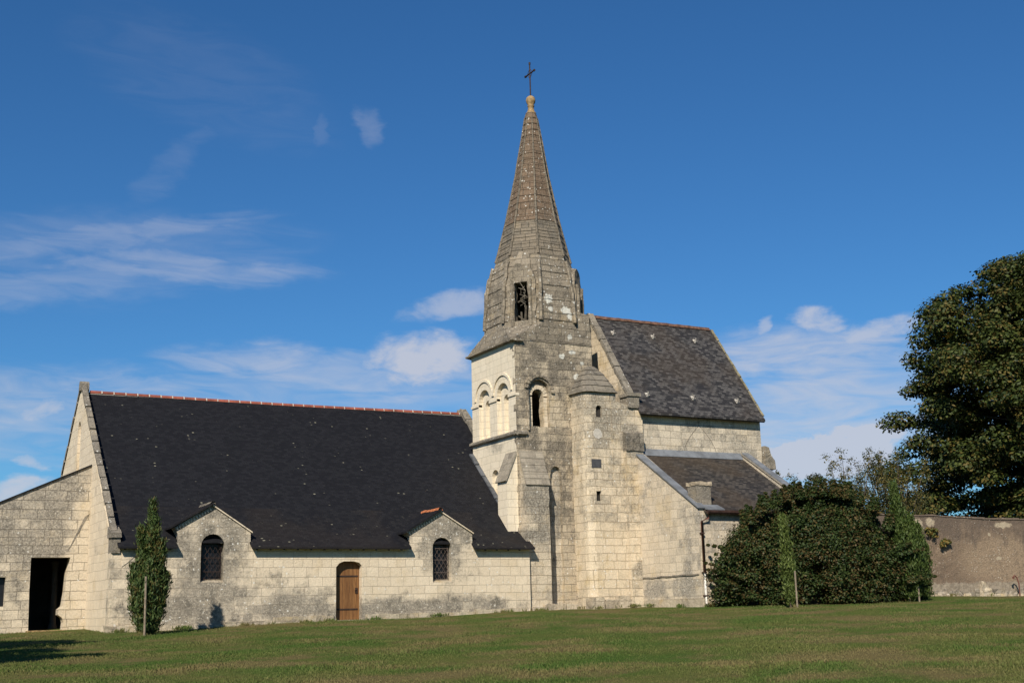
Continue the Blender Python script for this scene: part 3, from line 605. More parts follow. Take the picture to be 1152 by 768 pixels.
# ---- porch (left) ----
YP = 47.6
def zp(x): return 5.66 - (8.6 - x) * .462
po = [(-3.0, -1.2), (8.722, -1.2), (8.722, zp(8.722)), (-3.0, zp(-3.0))]
dp = [(6.84, -.5), (7.98, -.5), (7.98, -.02), (8.00, .15), (7.94, .32), (7.80, .42), (7.80, .60), (7.94, .72), (8.00, 1.2), (8.03, 1.8), (8.12, 2.3), (8.12, 2.42), (6.80, 2.42), (6.80, 1.2), (6.82, .4)]
wp = [(4.9, .74), (6.00, .74), (6.00, 1.74), (4.9, 1.74)]
P('porch_wall', MB().slab('Y', YP, po, [dp, wp], .5), 'porch')
pr = MB().prism([(-3.2, zp(-3.2) + .0), (8.715, zp(8.715) + .0), (8.715, zp(8.715) + .05), (-3.2, zp(-3.2) + .05)], 'Y', YP - .06, 53.4)
P('porch_roof', pr, 'slate_nave')
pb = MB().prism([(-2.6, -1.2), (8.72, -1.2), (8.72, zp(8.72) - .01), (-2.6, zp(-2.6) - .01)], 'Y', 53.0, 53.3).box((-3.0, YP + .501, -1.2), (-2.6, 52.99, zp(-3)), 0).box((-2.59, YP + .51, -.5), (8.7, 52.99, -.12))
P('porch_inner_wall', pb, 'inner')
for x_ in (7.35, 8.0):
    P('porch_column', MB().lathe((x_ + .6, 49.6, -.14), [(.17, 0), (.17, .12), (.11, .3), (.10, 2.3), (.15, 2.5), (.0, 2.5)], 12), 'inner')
P('porch_window', MB().box((4.85, YP + .25, .7), (6.05, YP + .28, 1.8)), 'glass')
P('porch_step', MB().box((6.75, YP - .18, -.8), (8.1, YP + .3, -.10)), 'orange', jit=.015, sub=.3)
P('old_roof_line', MB().prism([(8.56, 3.86), (8.72, 3.98), (8.12, 2.80), (8.0, 2.62)], 'Y', YP - .012, YP + .05), 'coping', jit=.02, sub=.15)

# ---- tower ----
XT0, XT1, YT0, YT1 = 24.64, 28.38, 44.25, 48.15; ZC = 11.08
wl = [(YT0 + .02, -.6), (YT1, -.6), (YT1, ZC), (YT0 + .02, ZC)]
A1 = (47.02, .50); A2 = (45.36, .52)
h1 = arch(A1[0], A1[1], 7.33, 8.93); h2 = arch(A2[0], A2[1], 7.33, 8.93)
i1 = arch(A1[0] - .02, .27, 7.33, 8.70); i2 = arch(A2[0] - .02, .27, 7.33, 8.70); sm = arch(46.15, .30, 4.9, 5.62)
tw = MB().slab('X', XT0, wl, [h1, h2, sm], .18).slab('X', XT0 + .18, [(p[0] + (.03 if p[0] < 45 else 0), p[1] - .001) for p in wl], [i1, i2], .18).slab('X', XT0 + .36, [(p[0] + (.04 if p[0] < 45 else 0), p[1] - .002) for p in wl], [], .2)
towW = P('tower_west_wall', tw, 'tower_west')
def archivolt(c, r0, r1, zs, x0, x1, n=14):
    mb = MB()
    for k in range(n):
        t0 = math.pi * k / n; t1 = math.pi * (k + 1) / n - .012
        q = [(c + r0 * math.cos(t0), zs + r0 * math.sin(t0)), (c + r0 * math.cos(t1), zs + r0 * math.sin(t1)), (c + r1 * math.cos(t1), zs + r1 * math.sin(t1)), (c + r1 * math.cos(t0), zs + r1 * math.sin(t0))]
        mb.prism(q, 'X', x0, x1)
    return mb
for (c_, hw) in (A1, A2):
    P('arch_moulding', archivolt(c_, .74, .84, 9.02, XT0 - .055, XT0 - .001), 'tower_west', towW)
for a, b_ in ((YT0 - .02, A2[0] - A2[1]), (A2[0] + A2[1], A1[0] - A1[1]), (A1[0] + A1[1], YT1 + .02)): P('impost_band', MB().box((XT0 - .05, a, 8.76), (XT0 + .16, b_, 8.86)), 'tower_west', towW)
# south wall, three leaves
so_ = [(XT0 + .561, -.6), (XT1, -.6), (XT1, ZC), (XT0 + .561, ZC)]
so_ = [(XT0 + .001, -.6), (XT1, -.6), (XT1, ZC), (XT0 + .001, ZC)]
H1 = rough(arch(25.75, .48, 7.5, 8.98, rise=.5), .22, .03); H1b = rough(arch(25.76, .27, 7.5, 8.80), .25, .02)
NI = rough(arch(26.42, .27, .3, 5.55, rise=.36), .24, .05)
so1 = [(XT0 + .003, -.6), (XT1, -.6), (XT1, ZC), (XT0 + .003, ZC)]
tsw = MB().slab('Y', YT0 - .002, so1, [H1, NI], .2).slab('Y', YT0 + .199, [(XT0 + .57, -.6), (XT1 - .001, -.6), (XT1 - .001, ZC - .001), (XT0 + .57, ZC - .001)], [H1b], .32)
towS = P('tower_south_wall', tsw, 'tower', jit=.028, sub=.30)
P('blocked_niche_infill', MB().box((26.1, YT0 + .17, .1), (26.75, YT0 + .195, 6.0)), 'buttress', towS)
# window voussoirs
vo = MB()
for k in range(9):
    t0 = math.pi * k / 9; t1 = math.pi * (k + 1) / 9 - .05; r0, r1 = .285, .45; zc = 8.82
    vo.prism([(25.76 + r0 * math.cos(t0), zc + r0 * math.sin(t0)), (25.76 + r0 * math.cos(t1), zc + r0 * math.sin(t1)), (25.76 + r1 * math.cos(t1), zc + r1 * math.sin(t1)), (25.76 + r1 * math.cos(t0), zc + r1 * math.sin(t0))], 'Y', YT0 + .14, YT0 + .22)
z = 7.52
while z < 8.75:
    for sx in (-1, 1): vo.box((25.76 + sx * .29 - (.15 if sx < 0 else 0), YT0 + .13, z), (25.76 + sx * .29 + (.15 if sx > 0 else 0), YT0 + .22, z + .23))
    z += .25
P('belfry_window_surround', vo, 'west', towS, jit=.012, sub=.15)
hd = MB()      # hood over the window, ragged
for k in range(11):
    t0 = math.pi * k / 11 - .1; t1 = math.pi * (k + 1) / 11 - .15; r0, r1 = .56, .70; zc = 9.0
    hd.prism([(25.74 + r0 * math.cos(t0), zc + r0 * math.sin(t0)), (25.74 + r0 * math.cos(t1), zc + r0 * math.sin(t1)), (25.74 + r1 * math.cos(t1), zc + r1 * math.sin(t1)), (25.74 + r1 * math.cos(t0), zc + r1 * math.sin(t0))], 'Y', YT0 - .09, YT0 - .001)
P('hood_moulding', hd, 'tower', towS, jit=.03, sub=.12)
P('colonnette', MB().tube([(25.20, YT0 - .03, 7.35), (25.20, YT0 - .03, 9.0)], .055, 8), 'tower', towS, jit=.02, sub=.2)
# east and north walls
P('tower_rear_wall', MB().box((XT1 - .4, YT0 + .51, -.6), (XT1 - .004, YT1, ZC - .003)).box((XT0 + .57, YT1 - .4, -.6), (XT1 - .41, YT1 - .005, ZC - .004)), 'tower')
# string course and cornice
P('string_course', MB().prism([(XT0 - .14, 7.16), (XT0 - .002, 7.10), (XT0 - .002, 7.32), (XT0 - .14, 7.24)], 'Y', YT0 - .14, YT1 + .08).prism([(YT0 - .14, 7.16), (YT0 - .01, 7.10), (YT0 - .01, 7.32), (YT0 - .14, 7.24)], 'X', XT0 - .139, XT0 + .45), 'coping', jit=.02, sub=.3)
P('cornice', MB().prism([(XT0 - .20, 11.03), (XT0 + .1, 10.98), (XT0 + .1, 11.15), (XT0 - .20, 11.09)], 'Y', YT0 - .16, YT1 + .2).prism([(YT0 - .15, 11.02), (YT0 + .1, 10.97), (YT0 + .1, 11.15), (YT0 - .15, 11.10)], 'X', XT0 - .25, XT0 + .35), 'drum', jit=.015, sub=.3)
# ---- buttresses of the tower ----
bx = MB().prism([(24.18, -.6), (XT0, -.6), (XT0, 6.35), (24.18, 5.25)], 'Y', 44.32, 45.12)
P('west_buttress', bx, 'tower_west')
sl_ = MB(); 
for k in range(4):
    t0 = k / 4; t1 = (k + 1) / 4 + .02
    sl_.prism([(24.14 + .5 * t0, 5.24 + 1.15 * t0), (24.14 + .5 * t1, 5.24 + 1.15 * t1), (24.10 + .5 * t1, 5.30 + 1.15 * t1), (24.08 + .5 * t0, 5.26 + 1.15 * t0)], 'Y', 44.27, 45.17)
P('buttress_weathering', sl_, 'butt_top', jit=.01, sub=.3)
YB = 43.72
b2 = MB().prism([(YB, -.6), (YT0, -.6), (YT0, 6.4), (YB, 5.06)], 'X', 24.72, 25.76)
P('south_buttress', b2, 'buttress', jit=.025, sub=.3)
s2 = MB()
for k in range(5):
    t0 = k / 5; t1 = (k + 1) / 5 + .015; j = random.uniform(0, .02)
    s2.prism([(YB + .53 * t0, 5.05 + 1.38 * t0), (YB + .53 * t1, 5.05 + 1.38 * t1), (YB - .03 + .53 * t1, 5.09 + 1.38 * t1), (YB - .06 + .53 * t0, 5.07 + 1.38 * t0)], 'X', 24.69 + j, 25.80 + j)
P('buttress_weathering', s2, 'butt_top', jit=.012, sub=.25)

# ---- belfry drum, lucarnes and spire ----
def ctr(z): t = max(0, min(1, (z - 11) / 11.3)); return 26.72 + .18 * t, 46.2
def octv(z, R, k): cx, cy = ctr(z); a = math.radians(22.5 + 45 * k); return (cx + R * math.cos(a), cy + R * math.sin(a), z)
PROF = [(11.05, 2.20), (12.1, 2.13), (13.6, 2.00), (14.5, 1.80), (15.3, 1.56), (16.9, 1.17), (19.0, .735), (22.1, .22)]
def Rz(z):
    for (a, ra), (b_, rb_) in zip(PROF[:-1], PROF[1:]):
        if z <= b_: return ra + (rb_ - ra) * (z - a) / (b_ - a)
    return PROF[-1][1]
def oct_courses(mb, z0, z1, h, lip, jr=.012, gaps=False):
    z = z0
    while z < z1 - .01:
        zt = min(z + h, z1); rb_ = Rz(z) + lip + random.uniform(-jr, jr); rt_ = Rz(zt) + lip * .3 + random.uniform(-jr, jr) * .5
        for k in range(8):
            k2 = k + 1; a = Vector(octv(z, rb_, k)); b_ = Vector(octv(z, rb_, k2)); c_ = Vector(octv(zt, rt_, k2)); d_ = Vector(octv(zt, rt_, k))
            diag = k % 2 == 0 and gaps and z > 11.8 and zt < 13.95       # vertices at 22.5+45k: face k is centred on 45+45k -> even k = diagonal
            cuts = [0, .27, .73, 1] if diag else [0, .5, 1]
            for i in range(len(cuts) - 1):
                if diag and i == 1: continue
                u0, u1 = cuts[i], cuts[i + 1]
                mb.add([a.lerp(b_, u0), a.lerp(b_, u1), d_.lerp(c_, u1), d_.lerp(c_, u0)], [(0, 1, 2, 3)])
            # little step under each course
            rn = Rz(z) - .02; e = Vector(octv(z, rn, k)); f_ = Vector(octv(z, rn, k2))
            if not diag: mb.add([a, b_, f_, e], [(0, 1, 2, 3)])
        z = zt
dm = MB(); oct_courses(dm, 11.75, 15.0, .31, .02, .015, True)
# broach skirt between the square tower and the octagon
q = [(XT0 - .15, YT0 - .02), (XT1 + .05, YT0 - .03), (XT1 + .05, YT1 + .1), (XT0 - .15, YT1 + .1)]; zk = 11.10; zt = 11.85
T = [octv(zt, Rz(zt) + .03, k) for k in range(8)]
Q = [(p[0], p[1], zk) for p in q]
sk = MB()
# octagon vertex angles: k0=22.5 k1=67.5 k2=112.5 k3=157.5 k4=202.5 k5=247.5 k6=292.5 k7=337.5
NE, NW, SW, SE = Q[2], Q[3], Q[0], Q[1]
def strips(a, b_, c_, d_, n=3):
    a, b_, c_, d_ = map(Vector, (a, b_, c_, d_))
    for i in range(n):
        t0 = i / n; t1 = (i + 1) / n; o = Vector((0, 0, .018))
        p0, p1, p2, p3 = a.lerp(d_, t0), b_.lerp(c_, t0), b_.lerp(c_, t1), a.lerp(d_, t1)
        sk.add([p0 - o, p1 - o, p2 + o, p3 + o], [(0, 1, 2, 3)]); 
strips(SE, NE, T[0], T[7]); strips(NE, NW, T[2], T[1]); strips(NW, SW, T[4], T[3]); strips(SW, SE, T[6], T[5])
for c_, a, b_ in ((NE, T[0], T[1]), (NW, T[2], T[3]), (SW, T[4], T[5]), (SE, T[6], T[7])): strips(c_, c_, b_, a)
P('broach_skirt', sk, 'drum', recalc=True, jit=.02, sub=.35)
drum = P('belfry_drum', dm, 'drum', recalc=False, jit=.055, sub=.32)
sp1 = MB(); oct_courses(sp1, 15.0, 16.72, .30, .030, .010); P('spire_lower', sp1, 'spire_mid', recalc=False, jit=.02, sub=.4)
sp2 = MB(); oct_courses(sp2, 16.72, 22.1, .30, .034, .012); spire = P('spire_upper', sp2, 'spire_top', recalc=False, jit=.022, sub=.4)
for k in range(8):
    rr = MB(); pts = []; z = 15.05 if k % 2 else 15.05
    while z < 22.0: p = octv(z, Rz(z) + .03, k); pts.append(p); z += .4
    rr.tube(pts, .055, 6, r2=.03); P('spire_rib', rr, 'spire_mid', spire, jit=.02)
for k in range(8):
    rr = MB(); pts = []; z = 12.0
    while z < 14.9: pts.append(octv(z, Rz(z) + .05, k)); z += .35
    rr.tube(pts, .085, 6); P('drum_rib', rr, 'drum', drum, jit=.07)
def lucarne(angdeg, full=True):
    a = math.radians(angdeg); cx, cy = ctr(13); nx_, ny_ = math.cos(a), math.sin(a); tx, ty = -ny_, nx_
    def pt(u, d, z): return (cx + nx_ * d + tx * u, cy + ny_ * d + ty * u, z)
    mb = MB(); hw = .62; d0 = 2.06; d1 = 1.72
    ol = rough([(-hw, 11.72), (hw, 11.72), (hw + .02, 13.75), (hw - .12, 14.15), (.30, 14.5), (-.2, 14.55), (-hw + .15, 14.2), (-hw, 13.8)], .3, .03); ho = [(-.31, 11.98), (.30, 11.98), (.29, 13.72), (-.30, 13.70)]
    bm = bmesh.new(); es = []
    for lp in (ol, ho):
        vs_ = [bm.verts.new((p[0], p[1], 0)) for p in lp]; es += [bm.edges.new((vs_[i], vs_[(i + 1) % len(vs_)])) for i in range(len(vs_))]
    bmesh.ops.triangle_fill(bm, use_beauty=True, edges=es); bm.verts.index_update()
    Pp = [(v.co.x, v.co.y) for v in bm.verts]; F = [[v.index for v in f.verts] for f in bm.faces]; bm.free()
    mb.add([pt(u, d0 - (z - 12) * .03, z) for u, z in Pp], F); 
    k = len(ol); mb.add([pt(u, d0 - (z - 12) * .03, z) for u, z in ol] + [pt(u * .8, .95 + (15.0 - z) * .22, z + .15) for u, z in ol], [(i, (i + 1) % k, k + (i + 1) % k, k + i) for i in range(k)])
    k = 4; mb.add([pt(u, d0 - (z - 12) * .03, z) for u, z in ho] + [pt(u, d1 - .2, z) for u, z in ho], [(i, (i + 1) % k, k + (i + 1) % k, k + i) for i in range(k)])
    # rising stone back merging into the spire
    mb.hexa([pt(-.50, 1.1, 14.1), pt(.50, 1.1, 14.1), pt(.46, 1.95, 14.1), pt(-.46, 1.95, 14.1)], [pt(-.22, 1.0, 15.35), pt(.22, 1.0, 15.35), pt(.20, 1.43, 15.25), pt(-.20, 1.43, 15.25)])
    lo = P('lucarne', mb, 'drum', drum, jit=.07, sub=.25, recalc=False)
    sd = MB()
    for s_ in (-1, 1): sd.tube([pt(s_ * .40, d0 + .03, 11.8), pt(s_ * .40, d0 + .0, 13.8)], .075, 7)
    P('lucarne_shaft', sd, 'drum', drum, jit=.03, sub=.3)
    # broken louvres inside
    lv = MB(); random.seed(int(angdeg))
    for z, tl in ((12.35, -.4), (12.95, .2)):
        a0 = Vector(pt(-.26, 1.62, z)); b0 = Vector(pt(.26, 1.70, z + tl)); lv.tube([a0, b0], .035, 4)
    lv.tube([pt(.05, 1.66, 12.0), pt(.12, 1.72, 12.75)], .05, 5); lv.tube([pt(-.08, 1.7, 12.0), pt(-.1, 1.7, 12.5)], .04, 5)
    P('broken_louvre', lv, 'louvre', drum)
    vine = MB()
    for k in range(3):
        u0 = random.uniform(-.28, .28); pts = []; z = random.uniform(13.4, 13.8)
        for j in range(9): pts.append(pt(max(-.33, min(.33, u0 + random.uniform(-.16, .16))), d0 + .02 + random.uniform(-.06, .04), z)); z -= random.uniform(.05, .16)
        vine.tube(pts, .010, 4)
    P('dry_vine', vine, 'oldwood', drum)
for a_ in (225, 315, 135, 45): lucarne(a_)
P('corner_masonry', MB().hexa([(27.75, 44.26, 11.05), (28.40, 44.26, 11.05), (28.40, 45.0, 11.05), (27.75, 45.0, 11.05)], [(27.72, 44.30, 12.55), (28.36, 44.32, 12.45), (28.30, 45.0, 12.45), (27.7, 45.0, 12.55)]), 'drum', jit=.04, sub=.25)
# finial and cross
cx, cy = ctr(22.2)
P('finial', MB().lathe((cx, cy, 22.05), [(.22, 0), (.23, .06), (.17, .12), (.13, .28), (.14, .36), (.17, .39), (.12, .45), (.19, .54), (.22, .66), (.19, .79), (.09, .88), (.0, .89)], 16), 'orange', spire, smooth=True)
cz = 22.95
cr = MB().tube([(cx, cy, cz), (cx, cy, cz + 1.60)], .030, 6)
cr.tube([(cx, cy - .42, cz + 1.08), (cx, cy + .42, cz + 1.08)], .034, 6)
for s_ in (-1, 1): cr.tube([(cx, cy + s_ * .36, cz + 1.08), (cx, cy + s_ * .43, cz + 1.08)], .055, 6)
cr.tube([(cx, cy, cz + 1.52), (cx, cy, cz + 1.62)], .045, 6)
for t in range(4):
    a = math.pi / 4 + t * math.pi / 2; pts = []
    for j in range(6): u = j / 5; pts.append((cx, cy + math.copysign(.20 * (1 - u) + .02, math.cos(a)), cz + 1.08 + math.copysign(.02 + .20 * u, math.sin(a))))
    cr.tube(pts, .014, 4)
P('iron_cross', cr, 'iron', spire)

# ---- stair turret ----
def foot(sc=1., c=(28.0, 44.25)):
    pts = [(27.25, 44.30), (27.25, 43.50), (27.29, 43.32), (27.38, 43.20), (27.54, 43.13), (28.64, 43.12), (28.78, 43.16), (28.80, 43.30), (28.80, 44.6)]
    return [(c[0] + (x_ - c[0]) * sc, c[1] + (y_ - c[1]) * sc) for x_, y_ in pts]
ft_ = foot(); slit1 = (27.78, 28.04, 7.86, 8.25)
# turret shaft as courses with holes for the slits in the front face
tm = MB(); loop = ft_; nF = len(loop)
for i in range(nF - 1):
    a, b_ = loop[i], loop[i + 1]
    if i == 4:
        holes = [arch(27.91, .145, 7.85, 8.20), [(27.64, 4.43), (27.88, 4.43), (27.88, 4.83), (27.64, 4.83)]]
        tm.slab('Y', 43.125, [(a[0], -.6), (b_[0], -.6), (b_[0], 8.93), (a[0], 8.93)], holes, .12)
    else: tm.add([(a[0], a[1], -.6), (b_[0], b_[1], -.6), (b_[0], b_[1], 8.93), (a[0], a[1], 8.93)], [(0, 1, 2, 3)])
tur = P('stair_turret', tm, 'turret', jit=.014, sub=.45)
tr_ = MB(); hs = [(8.90, 1.05), (9.20, .90), (9.47, .74), (9.74, .58), (9.98, .40), (10.20, .20)]
ap = (28.30, 44.45)
for (z0, s0), (z1, s1) in zip(hs[:-1], hs[1:]):
    A_ = foot(s0 + .05, ap); B_ = foot(s1 + .02, ap)
    tr_.hexa([(p[0], p[1], z0) for p in A_], [(p[0], p[1], z1) for p in B_])
P('turret_roof', tr_, 'turret_top', tur, jit=.02, sub=.3)
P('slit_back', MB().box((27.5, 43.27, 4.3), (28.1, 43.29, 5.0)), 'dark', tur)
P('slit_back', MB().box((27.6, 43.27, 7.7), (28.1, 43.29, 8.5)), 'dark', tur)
P('dark_panel', MB().box((27.47, 43.095, 5.78), (27.90, 43.145, 6.12)), 'plate', tur)
P('plaster_patch', MB().tube([(27.80, 43.115, 7.17), (27.80, 43.15, 7.17)], .22, 9), 'white', tur, jit=.03, sub=.1)

# ---- chancel ----
YC = 43.22; YR = 46.3; ZR = 12.95  # chancel and sacristy: earlier coordinates scaled down about the camera, then rounded
def zc_(y): return 8.15 + (y - 42.86) * (ZR - 8.15) / (YR - 42.86)
P('chancel_wall', MB().slab('Y', YC, [(29.5, -.5), (36.42, -.5), (36.42, 8.55), (29.5, 8.55)], [], .5), 'chancel')
eg = [(YC + .502, -.5), (49.3, -.5), (49.3, 8.3), (YR, ZR - .12), (YC + .502, 8.75)]
P('chancel_east_gable', MB().slab('X', 35.93, eg, [], .47), 'chancel')
wg = [(43.12, -.5), (49.5, -.5), (49.5, 8.4), (YR, ZR + .02), (43.5, 8.95), (43.12, 8.6)]
P('chancel_west_gable', MB().slab('X', 29.53, wg, [], .25), 'turret')
cr_ = MB(); yy = [42.86, 43.25, 44.1, 45.2, YR]
cr_.prism([(y, zc_(y)) for y in yy] + [(y, zc_(y) - .085) for y in yy[::-1]], 'X', 29.78, 36.44)
cr_.prism([(YR, ZR), (49.75, 8.1), (49.75, 8.01), (YR, ZR - .085)], 'X', 29.78, 36.44)
croof = P('chancel_roof', cr_, 'slate_ch')
P('eave_board', MB().box((29.85, 42.91, 8.03), (36.44, 42.945, 8.13)), 'timber', croof)
P('chancel_ridge_tiles', MB().prism([(YR - .11, ZR - .07), (YR + .11, ZR - .07), (YR + .07, ZR + .06), (YR - .07, ZR + .06)], 'X', 29.75, 36.3), 'tile_dull', croof, jit=.03, sub=.3)
P('verge', coping(36.40, 36.50, [(42.98, 8.3), (YR, ZR - .02)], .045), 'verge', croof, jit=.03, sub=.2)
P('gable_coping', coping(29.50, 29.80, [(43.40, 8.88), (YR, ZR + .07)], .13), 'coping', jit=.03, sub=.25)
P('gable_coping', coping(29.50, 29.80, [(YR, ZR + .07), (49.5, 8.5)], .13), 'coping', jit=.03, sub=.25)
P('kneeler', MB().box((29.24, 42.94, 8.80), (29.92, 43.60, 8.93)).box((29.30, 43.0, 8.32), (29.86, 43.60, 8.798)), 'coping', jit=.035, sub=.2)
P('link_wall', MB().slab('Y', 43.09, [(28.5, -.5), (29.86, -.5), (29.86, 6.35), (30.02, 6.35), (30.03, 7.85), (29.87, 8.33), (28.5, 8.6)], [], .35), 'turret', jit=.02, sub=.5)
P('pier_buttress', MB().prism([(42.90, -.5), (43.08, -.5), (43.08, 7.30), (42.90, 7.16)], 'X', 29.02, 29.86), 'turret', jit=.025, sub=.25)
for (x_, y_) in [(30.55, 43.4), (32.95, 43.4), (35.35, 43.4), (30.45, 45.65), (32.6, 45.65), (34.95, 45.65)]:
    z_ = zc_(y_) + .02
    hk = MB().prism([(y_ - .04, z_ - .03), (y_ + .10, z_ + .16), (y_ + .08, z_ + .18), (y_ - .06, z_ + .0)], 'X', x_ - .055, x_ + .055)
    hk.tube([(x_ - .05, y_, z_ + .06), (x_ - .05, y_ - .14, z_ + .09), (x_ - .05, y_ - .16, z_ + .18)], .02, 5)
    hk.tube([(x_ + .05, y_ + .0, z_ + .06), (x_ + .05, y_ - .1, z_ + .05)], .02, 5)
    P('roof_hook', hk, 'white', croof)
pts = []      # joint of a blocked pointed arch
for sx in (1, -1):
    aj = MB(); pp = [(33.05 + sx * (.88 * (1 - t ** 1.7)), 6.50 + 1.28 * t) for t in [i / 9 for i in range(10)]]
    for a, b_ in zip(pp[:-1], pp[1:]): aj.prism([a, b_, (b_[0] - sx * .01, b_[1] - .02), (a[0] - sx * .02, a[1])], 'Y', YC - .006, YC + .01)
    P('blocked_arch_joint', aj, 'darkjoint')
P('corner_stub', MB().prism([(36.43, 6.05), (37.0, 5.98), (36.95, 6.4), (36.75, 6.62), (36.65, 6.92), (36.43, 7.0)], 'Y', 43.0, 43.5), 'coping', jit=.05, sub=.15)

P('pier_cap', MB().prism([(42.84, 6.50), (43.08, 6.50), (43.08, 7.32), (42.84, 7.22)], 'X', 29.0, 29.88), 'piercap', jit=.04, sub=.15)
# ---- sacristy ----
XS0, XS1, YS = 29.55, 35.6, 39.02
def zs_(y): return 3.82 + (y - 39.02) * .628
ws = [(YS, -.5), (42.88, -.5), (43.08, 3), (43.08, zs_(43.08) + .1), (YS, zs_(YS) - .02)]
ws = [(YS, -.5), (43.085, -.5), (43.085, zs_(43.085) + .1), (YS, zs_(YS) - .02)]
P('sacristy_west_wall', MB().slab('X', XS0, ws, [], .4), 'sacristy')
P('sacristy_south_wall', MB().slab('Y', YS + .001, [(XS0 + .401, -.5), (XS1 - .401, -.5), (XS1 - .401, 3.67), (XS0 + .401, 3.67)], [], .4), 'sacristy')
P('sacristy_east_wall', MB().slab('X', XS1 - .4, [(YS, -.5), (43.21, -.5), (43.21, zs_(43.21) + .15), (YS, zs_(YS) + .15)], [], .4), 'sacristy')
sr = MB().prism([(38.85, zs_(38.85) - .10), (43.21, zs_(43.21) - .05), (43.21, zs_(43.21) + .02), (38.85, zs_(38.85) - .03)], 'X', XS0 + .28, XS1 - .38)
sroof = P('sacristy_roof', sr, 'slate_sac')
def fl(x0, x1, dz, y0=38.93, y1=43.21): return MB().prism([(y0, zs_(y0) + dz - .06), (y1, zs_(y1) + dz - .06), (y1, zs_(y1) + dz), (y0, zs_(y0) + dz)], 'X', x0, x1)
P('parapet_flashing', fl(XS0 - .06, XS0 + .32, .12), 'zinc', sroof)
P('parapet_flashing', fl(XS1 - .30, XS1 + .05, .24), 'zinc', sroof)
P('parapet_stone', fl(XS1 - .40, XS1 - .01, .175), 'coping', sroof)
P('abutment_flashing', MB().prism([(42.98, zs_(42.98) + .04), (43.21, zs_(43.21) + .03), (43.21, zs_(43.21) + .20), (43.18, zs_(43.21) + .20)], 'X', XS0 + .36, XS1 - .42), 'zinc', sroof)
P('gutter', MB().prism([(38.72, 3.66), (38.77, 3.60), (38.87, 3.60), (38.93, 3.67), (38.93, 3.72), (38.72, 3.74)], 'X', XS0 + .30, XS1 - .45), 'gutter', sroof)
P('gutter_flashing', MB().prism([(38.75, 3.745), (39.03, 3.80), (39.2, 3.95), (39.2, 3.99), (38.75, 3.79)], 'X', XS0 + .3, XS0 + 1.1), 'zinc', sroof)
P('eaves_block', MB().box((XS0 + .12, 39.2, 3.7), (XS0 + .82, 39.75, 4.72)), 'coping', jit=.02, sub=.2)
P('eaves_block_cap', MB().box((XS0 + .09, 39.17, 4.722), (XS0 + .86, 39.79, 4.86)), 'rubble', jit=.05, sub=.12)
dpipe = MB().tube([(XS0 + .40, 38.82, 3.62), (XS0 + .36, 38.85, 3.45), (XS0 + .10, 38.93, 3.32), (XS0 + .10, 38.93, 1.38)], .048, 8)
dpo = P('downpipe', dpipe, 'pipe_brown', smooth=True)
P('lower_pipe', MB().tube([(XS0 + .10, 38.93, 1.38), (XS0 + .10, 38.93, .28), (XS0 + .14, 38.83, .17)], .045, 8), 'pipe_white', dpo, smooth=True)
for z in (1.38, 2.85, .52): P('pipe_bracket', MB().box((XS0 + .03, 38.88, z), (XS0 + .17, 39.02, z + .05)), 'gutter', dpo)
P('string_ledge', MB().box((XS0 - .04, YS + .1, 1.32), (XS0 + .05, 42.85, 1.37)), 'coping', jit=.035, sub=.15)
P('sacristy_plinth', MB().box((XS0 - .035, YS - .04, -.5), (XS0 + .05, 42.85, .46)), 'plinth', jit=.03, sub=.2)
P('sacristy_plinth', MB().box((XS0 + .051, YS - .04, -.5), (XS1, YS + .05, .45)), 'plinth', jit=.03, sub=.2)

# base stones of tower and turret
def bst(x0, y0, x1, y1, h):
    P('base_stone', MB().box((x0, y0, -.3), (x1, y1, ground(x0, y0) + h)), 'plinth', jit=.06, sub=.15)
xx = 24.8
while xx < 27.1: w_ = random.uniform(.4, .8); bst(xx, YB - .2 if xx < 25.8 else 43.98, xx + w_ - .04, 44.3, random.uniform(.10, .28)); xx += w_
for x0, x1, h in ((27.12, 27.7, .42), (27.74, 28.3, .30), (28.34, 28.9, .45), (28.93, 29.5, .30), (29.52, 29.9, .2)): bst(x0, 42.86 + random.uniform(0, .1), x1, 43.4, h)

# ================================================================ BOUNDARY WALL
wa = Vector((37.5, 41.22, 0)); wd = Vector((5.3, -1.1, 0)).normalized(); wn_ = Vector((-wd.y, wd.x, 0))
bw_o = (42., 40.3, 0.)
bwall = thing('boundary_wall', 'tall brown rendered boundary wall running right from the bush', 'wall', bw_o)
def wp_(t, d, z): p = wa + wd * t + wn_ * d; return (p.x, p.y, z)
T0 = -1.75; LW = 34.; mb = MB(); N_ = 40
def wtop(t): return 3.98 - .035 * t + .02 * math.sin(t * 1.3)
for i in range(N_):
    t0 = T0 + (LW - T0) * i / N_; t1 = T0 + (LW - T0) * (i + 1) / N_
    mb.hexa([wp_(t0, 0, -.5), wp_(t1, 0, -.5), wp_(t1, .45, -.5), wp_(t0, .45, -.5)], [wp_(t0, 0, wtop(t0)), wp_(t1, 0, wtop(t1)), wp_(t1, .45, wtop(t1)), wp_(t0, .45, wtop(t0))])
mb.build('rendered_wall', M['wallr'], bwall, bw_o)
mb = MB(); t = T0
while t < LW:
    L = random.uniform(.5, 1.1); h = random.uniform(.05, .10); mb.hexa([wp_(t, -.04, wtop(t) + .002), wp_(t + L - .02, -.04, wtop(t + L) + .002), wp_(t + L - .02, .5, wtop(t) + .002), wp_(t, .5, wtop(t) + .002)],
        [wp_(t, -.02, wtop(t) + h), wp_(t + L - .02, -.02, wtop(t + L) + h), wp_(t + L - .02, .48, wtop(t) + h), wp_(t, .48, wtop(t) + h)]); t += L
mb.build('wall_coping', M['wallr'], bwall, bw_o, jit=.03, sub=.35)
mb = MB(); t = T0
